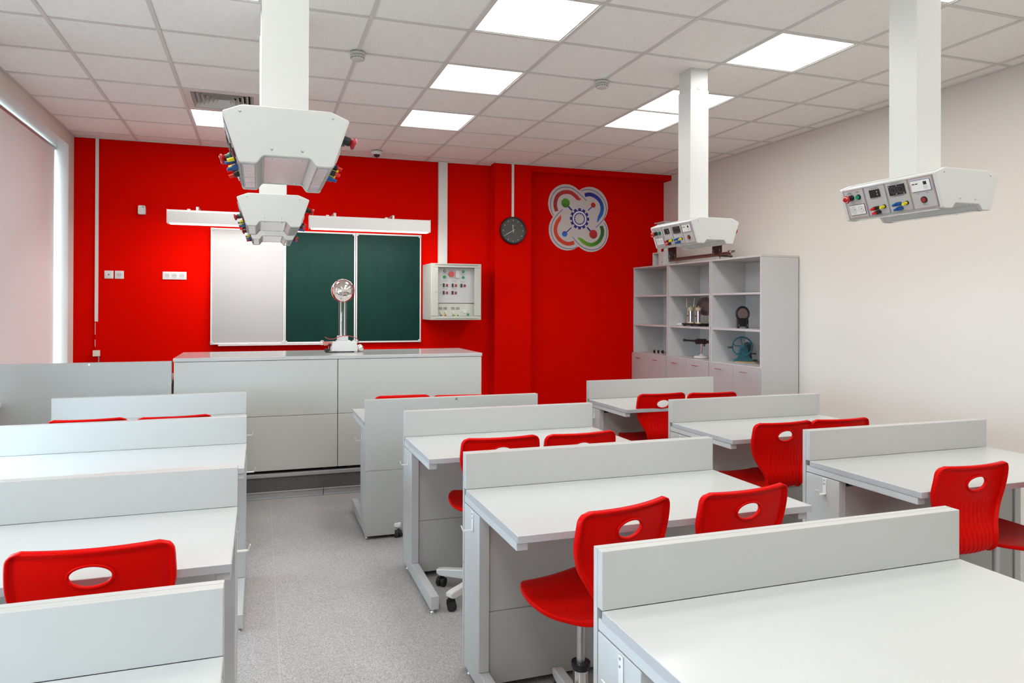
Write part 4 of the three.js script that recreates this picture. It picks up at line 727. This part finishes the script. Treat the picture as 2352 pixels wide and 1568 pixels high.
// ================================================================ ON THE DEMONSTRATION TABLE
const TY = 1.111;
{ // electrostatic generator
  const g = thing('electrostatic_generator', 'chrome globe on a clear tube with a white base, standing on the counter', 'generator', [0.698, TY, -6.30]);
  for (const x of [-0.075, 0.075]) for (const z of [-0.045, 0.045]) part(g, 'rubber_foot', cyl(0.011, 0.013, 0.012, 12), M.rubber, [x, 0.006, z]);
  const bs = roundPoly([[-0.108, 0.012], [0.112, 0.012], [0.106, 0.088], [-0.092, 0.088]], 0.008);
  part(g, 'base_box', new THREE.ExtrudeGeometry(bs, { depth: 0.13, bevelEnabled: true, bevelSize: 0.003, bevelThickness: 0.003, bevelSegments: 2 }).translate(0, 0, -0.065), M.whitePlastic);
  part(g, 'neck_plate', bx(0.12, 0.012, 0.10, 0.003), M.whitePlastic, [-0.002, 0.096, 0]); part(g, 'neck_box', bx(0.09, 0.04, 0.08, 0.003), M.whitePlastic, [-0.008, 0.122, 0]);
  part(g, 'clear_tube', new THREE.CylinderGeometry(0.037, 0.037, 0.31, 32, 1, true), new THREE.MeshPhysicalMaterial({ color: 0xffffff, roughness: 0.03, transmission: 1, thickness: 0, ior: 1.49, side: THREE.DoubleSide }), [-0.008, 0.297, 0]);
  for (const x of [-0.022, 0.012]) part(g, 'belt_strand', bx(0.006, 0.31, 0.03, 0), std([0.78, 0.74, 0.66], 0.6), [x - 0.003, 0.297, 0]);
  part(g, 'globe', new THREE.SphereGeometry(0.103, 64, 40), M.mirror, [-0.006, 0.538, 0]); part(g, 'globe_seam', new THREE.TorusGeometry(0.1032, 0.0012, 8, 80), M.chrome, [-0.006, 0.538, 0], [Math.PI / 2 - 0.12, 0, 0]);
  part(g, 'red_wire', tube([[-0.165, 0.135, 0.05], [-0.13, 0.118, 0.06], [-0.09, 0.118, 0.06], [-0.02, 0.142, 0.055], [0.06, 0.138, 0.06], [0.115, 0.112, 0.05], [0.125, 0.086, 0.03]], 0.003, 50), std([0.45, 0.05, 0.06], 0.5));
  part(g, 'power_cord', tube([[-0.09, 0.05, -0.01], [-0.125, 0.07, 0.0], [-0.12, 0.02, 0.01], [-0.15, 0.01, 0.03], [-0.145, 0.035, 0.02], [-0.13, 0.006, 0.05], [-0.06, 0.005, 0.085], [-0.16, 0.005, 0.09]], 0.0045, 60), M.rubber); part(g, 'plug', cyl(0.013, 0.017, 0.035, 16), M.rubber, [-0.145, 0.016, 0.02], [0, 0, Math.PI / 2 - 0.3]);
}
{ const g = thing('paper_plume', 'pink paper strips on a small ring, beside the chrome globe base', 'plume', [0.545, TY, -6.33]);
  part(g, 'stand_rod', cyl(0.003, 0.003, 0.085, 10), M.steel, [0.03, 0.0425, 0]); part(g, 'stand_foot', cyl(0.02, 0.02, 0.004, 16), M.steel, [0.03, 0.002, 0]);
  part(g, 'ring', new THREE.TorusGeometry(0.017, 0.005, 10, 24), std([0.66, 0.62, 0.56], 0.5), [-0.028, 0.082, 0.01], [0, 0.3, 0]);
  const pk = std([0.75, 0.28, 0.24], 0.6); for (const [y, r, l] of [[0.088, -0.05, 0.11], [0.076, -0.18, 0.09], [0.07, 0.12, 0.085], [0.081, 0.03, 0.1]]) part(g, 'paper_strip', bx(l, 0.012, 0.002, 0), pk, [0.03, y - 0.004, 0.015 - r * 0.05], [0.3, r * 0.5, r]); }
{ const g = thing('discharge_ball', 'small chrome ball on a short rod beside the generator base', 'ball', [0.842, TY, -6.30]);
  part(g, 'ball', new THREE.SphereGeometry(0.033, 40, 24), M.mirror, [0, 0.033, 0]); part(g, 'handle', cyl(0.006, 0.007, 0.05, 12), M.cream, [-0.052, 0.012, 0.03], [0, 0.5, Math.PI / 2]); }

scene.traverse((o) => { if (o.isLight) o.castShadow = !o.isRectAreaLight; });
renderer.render(scene, camera);
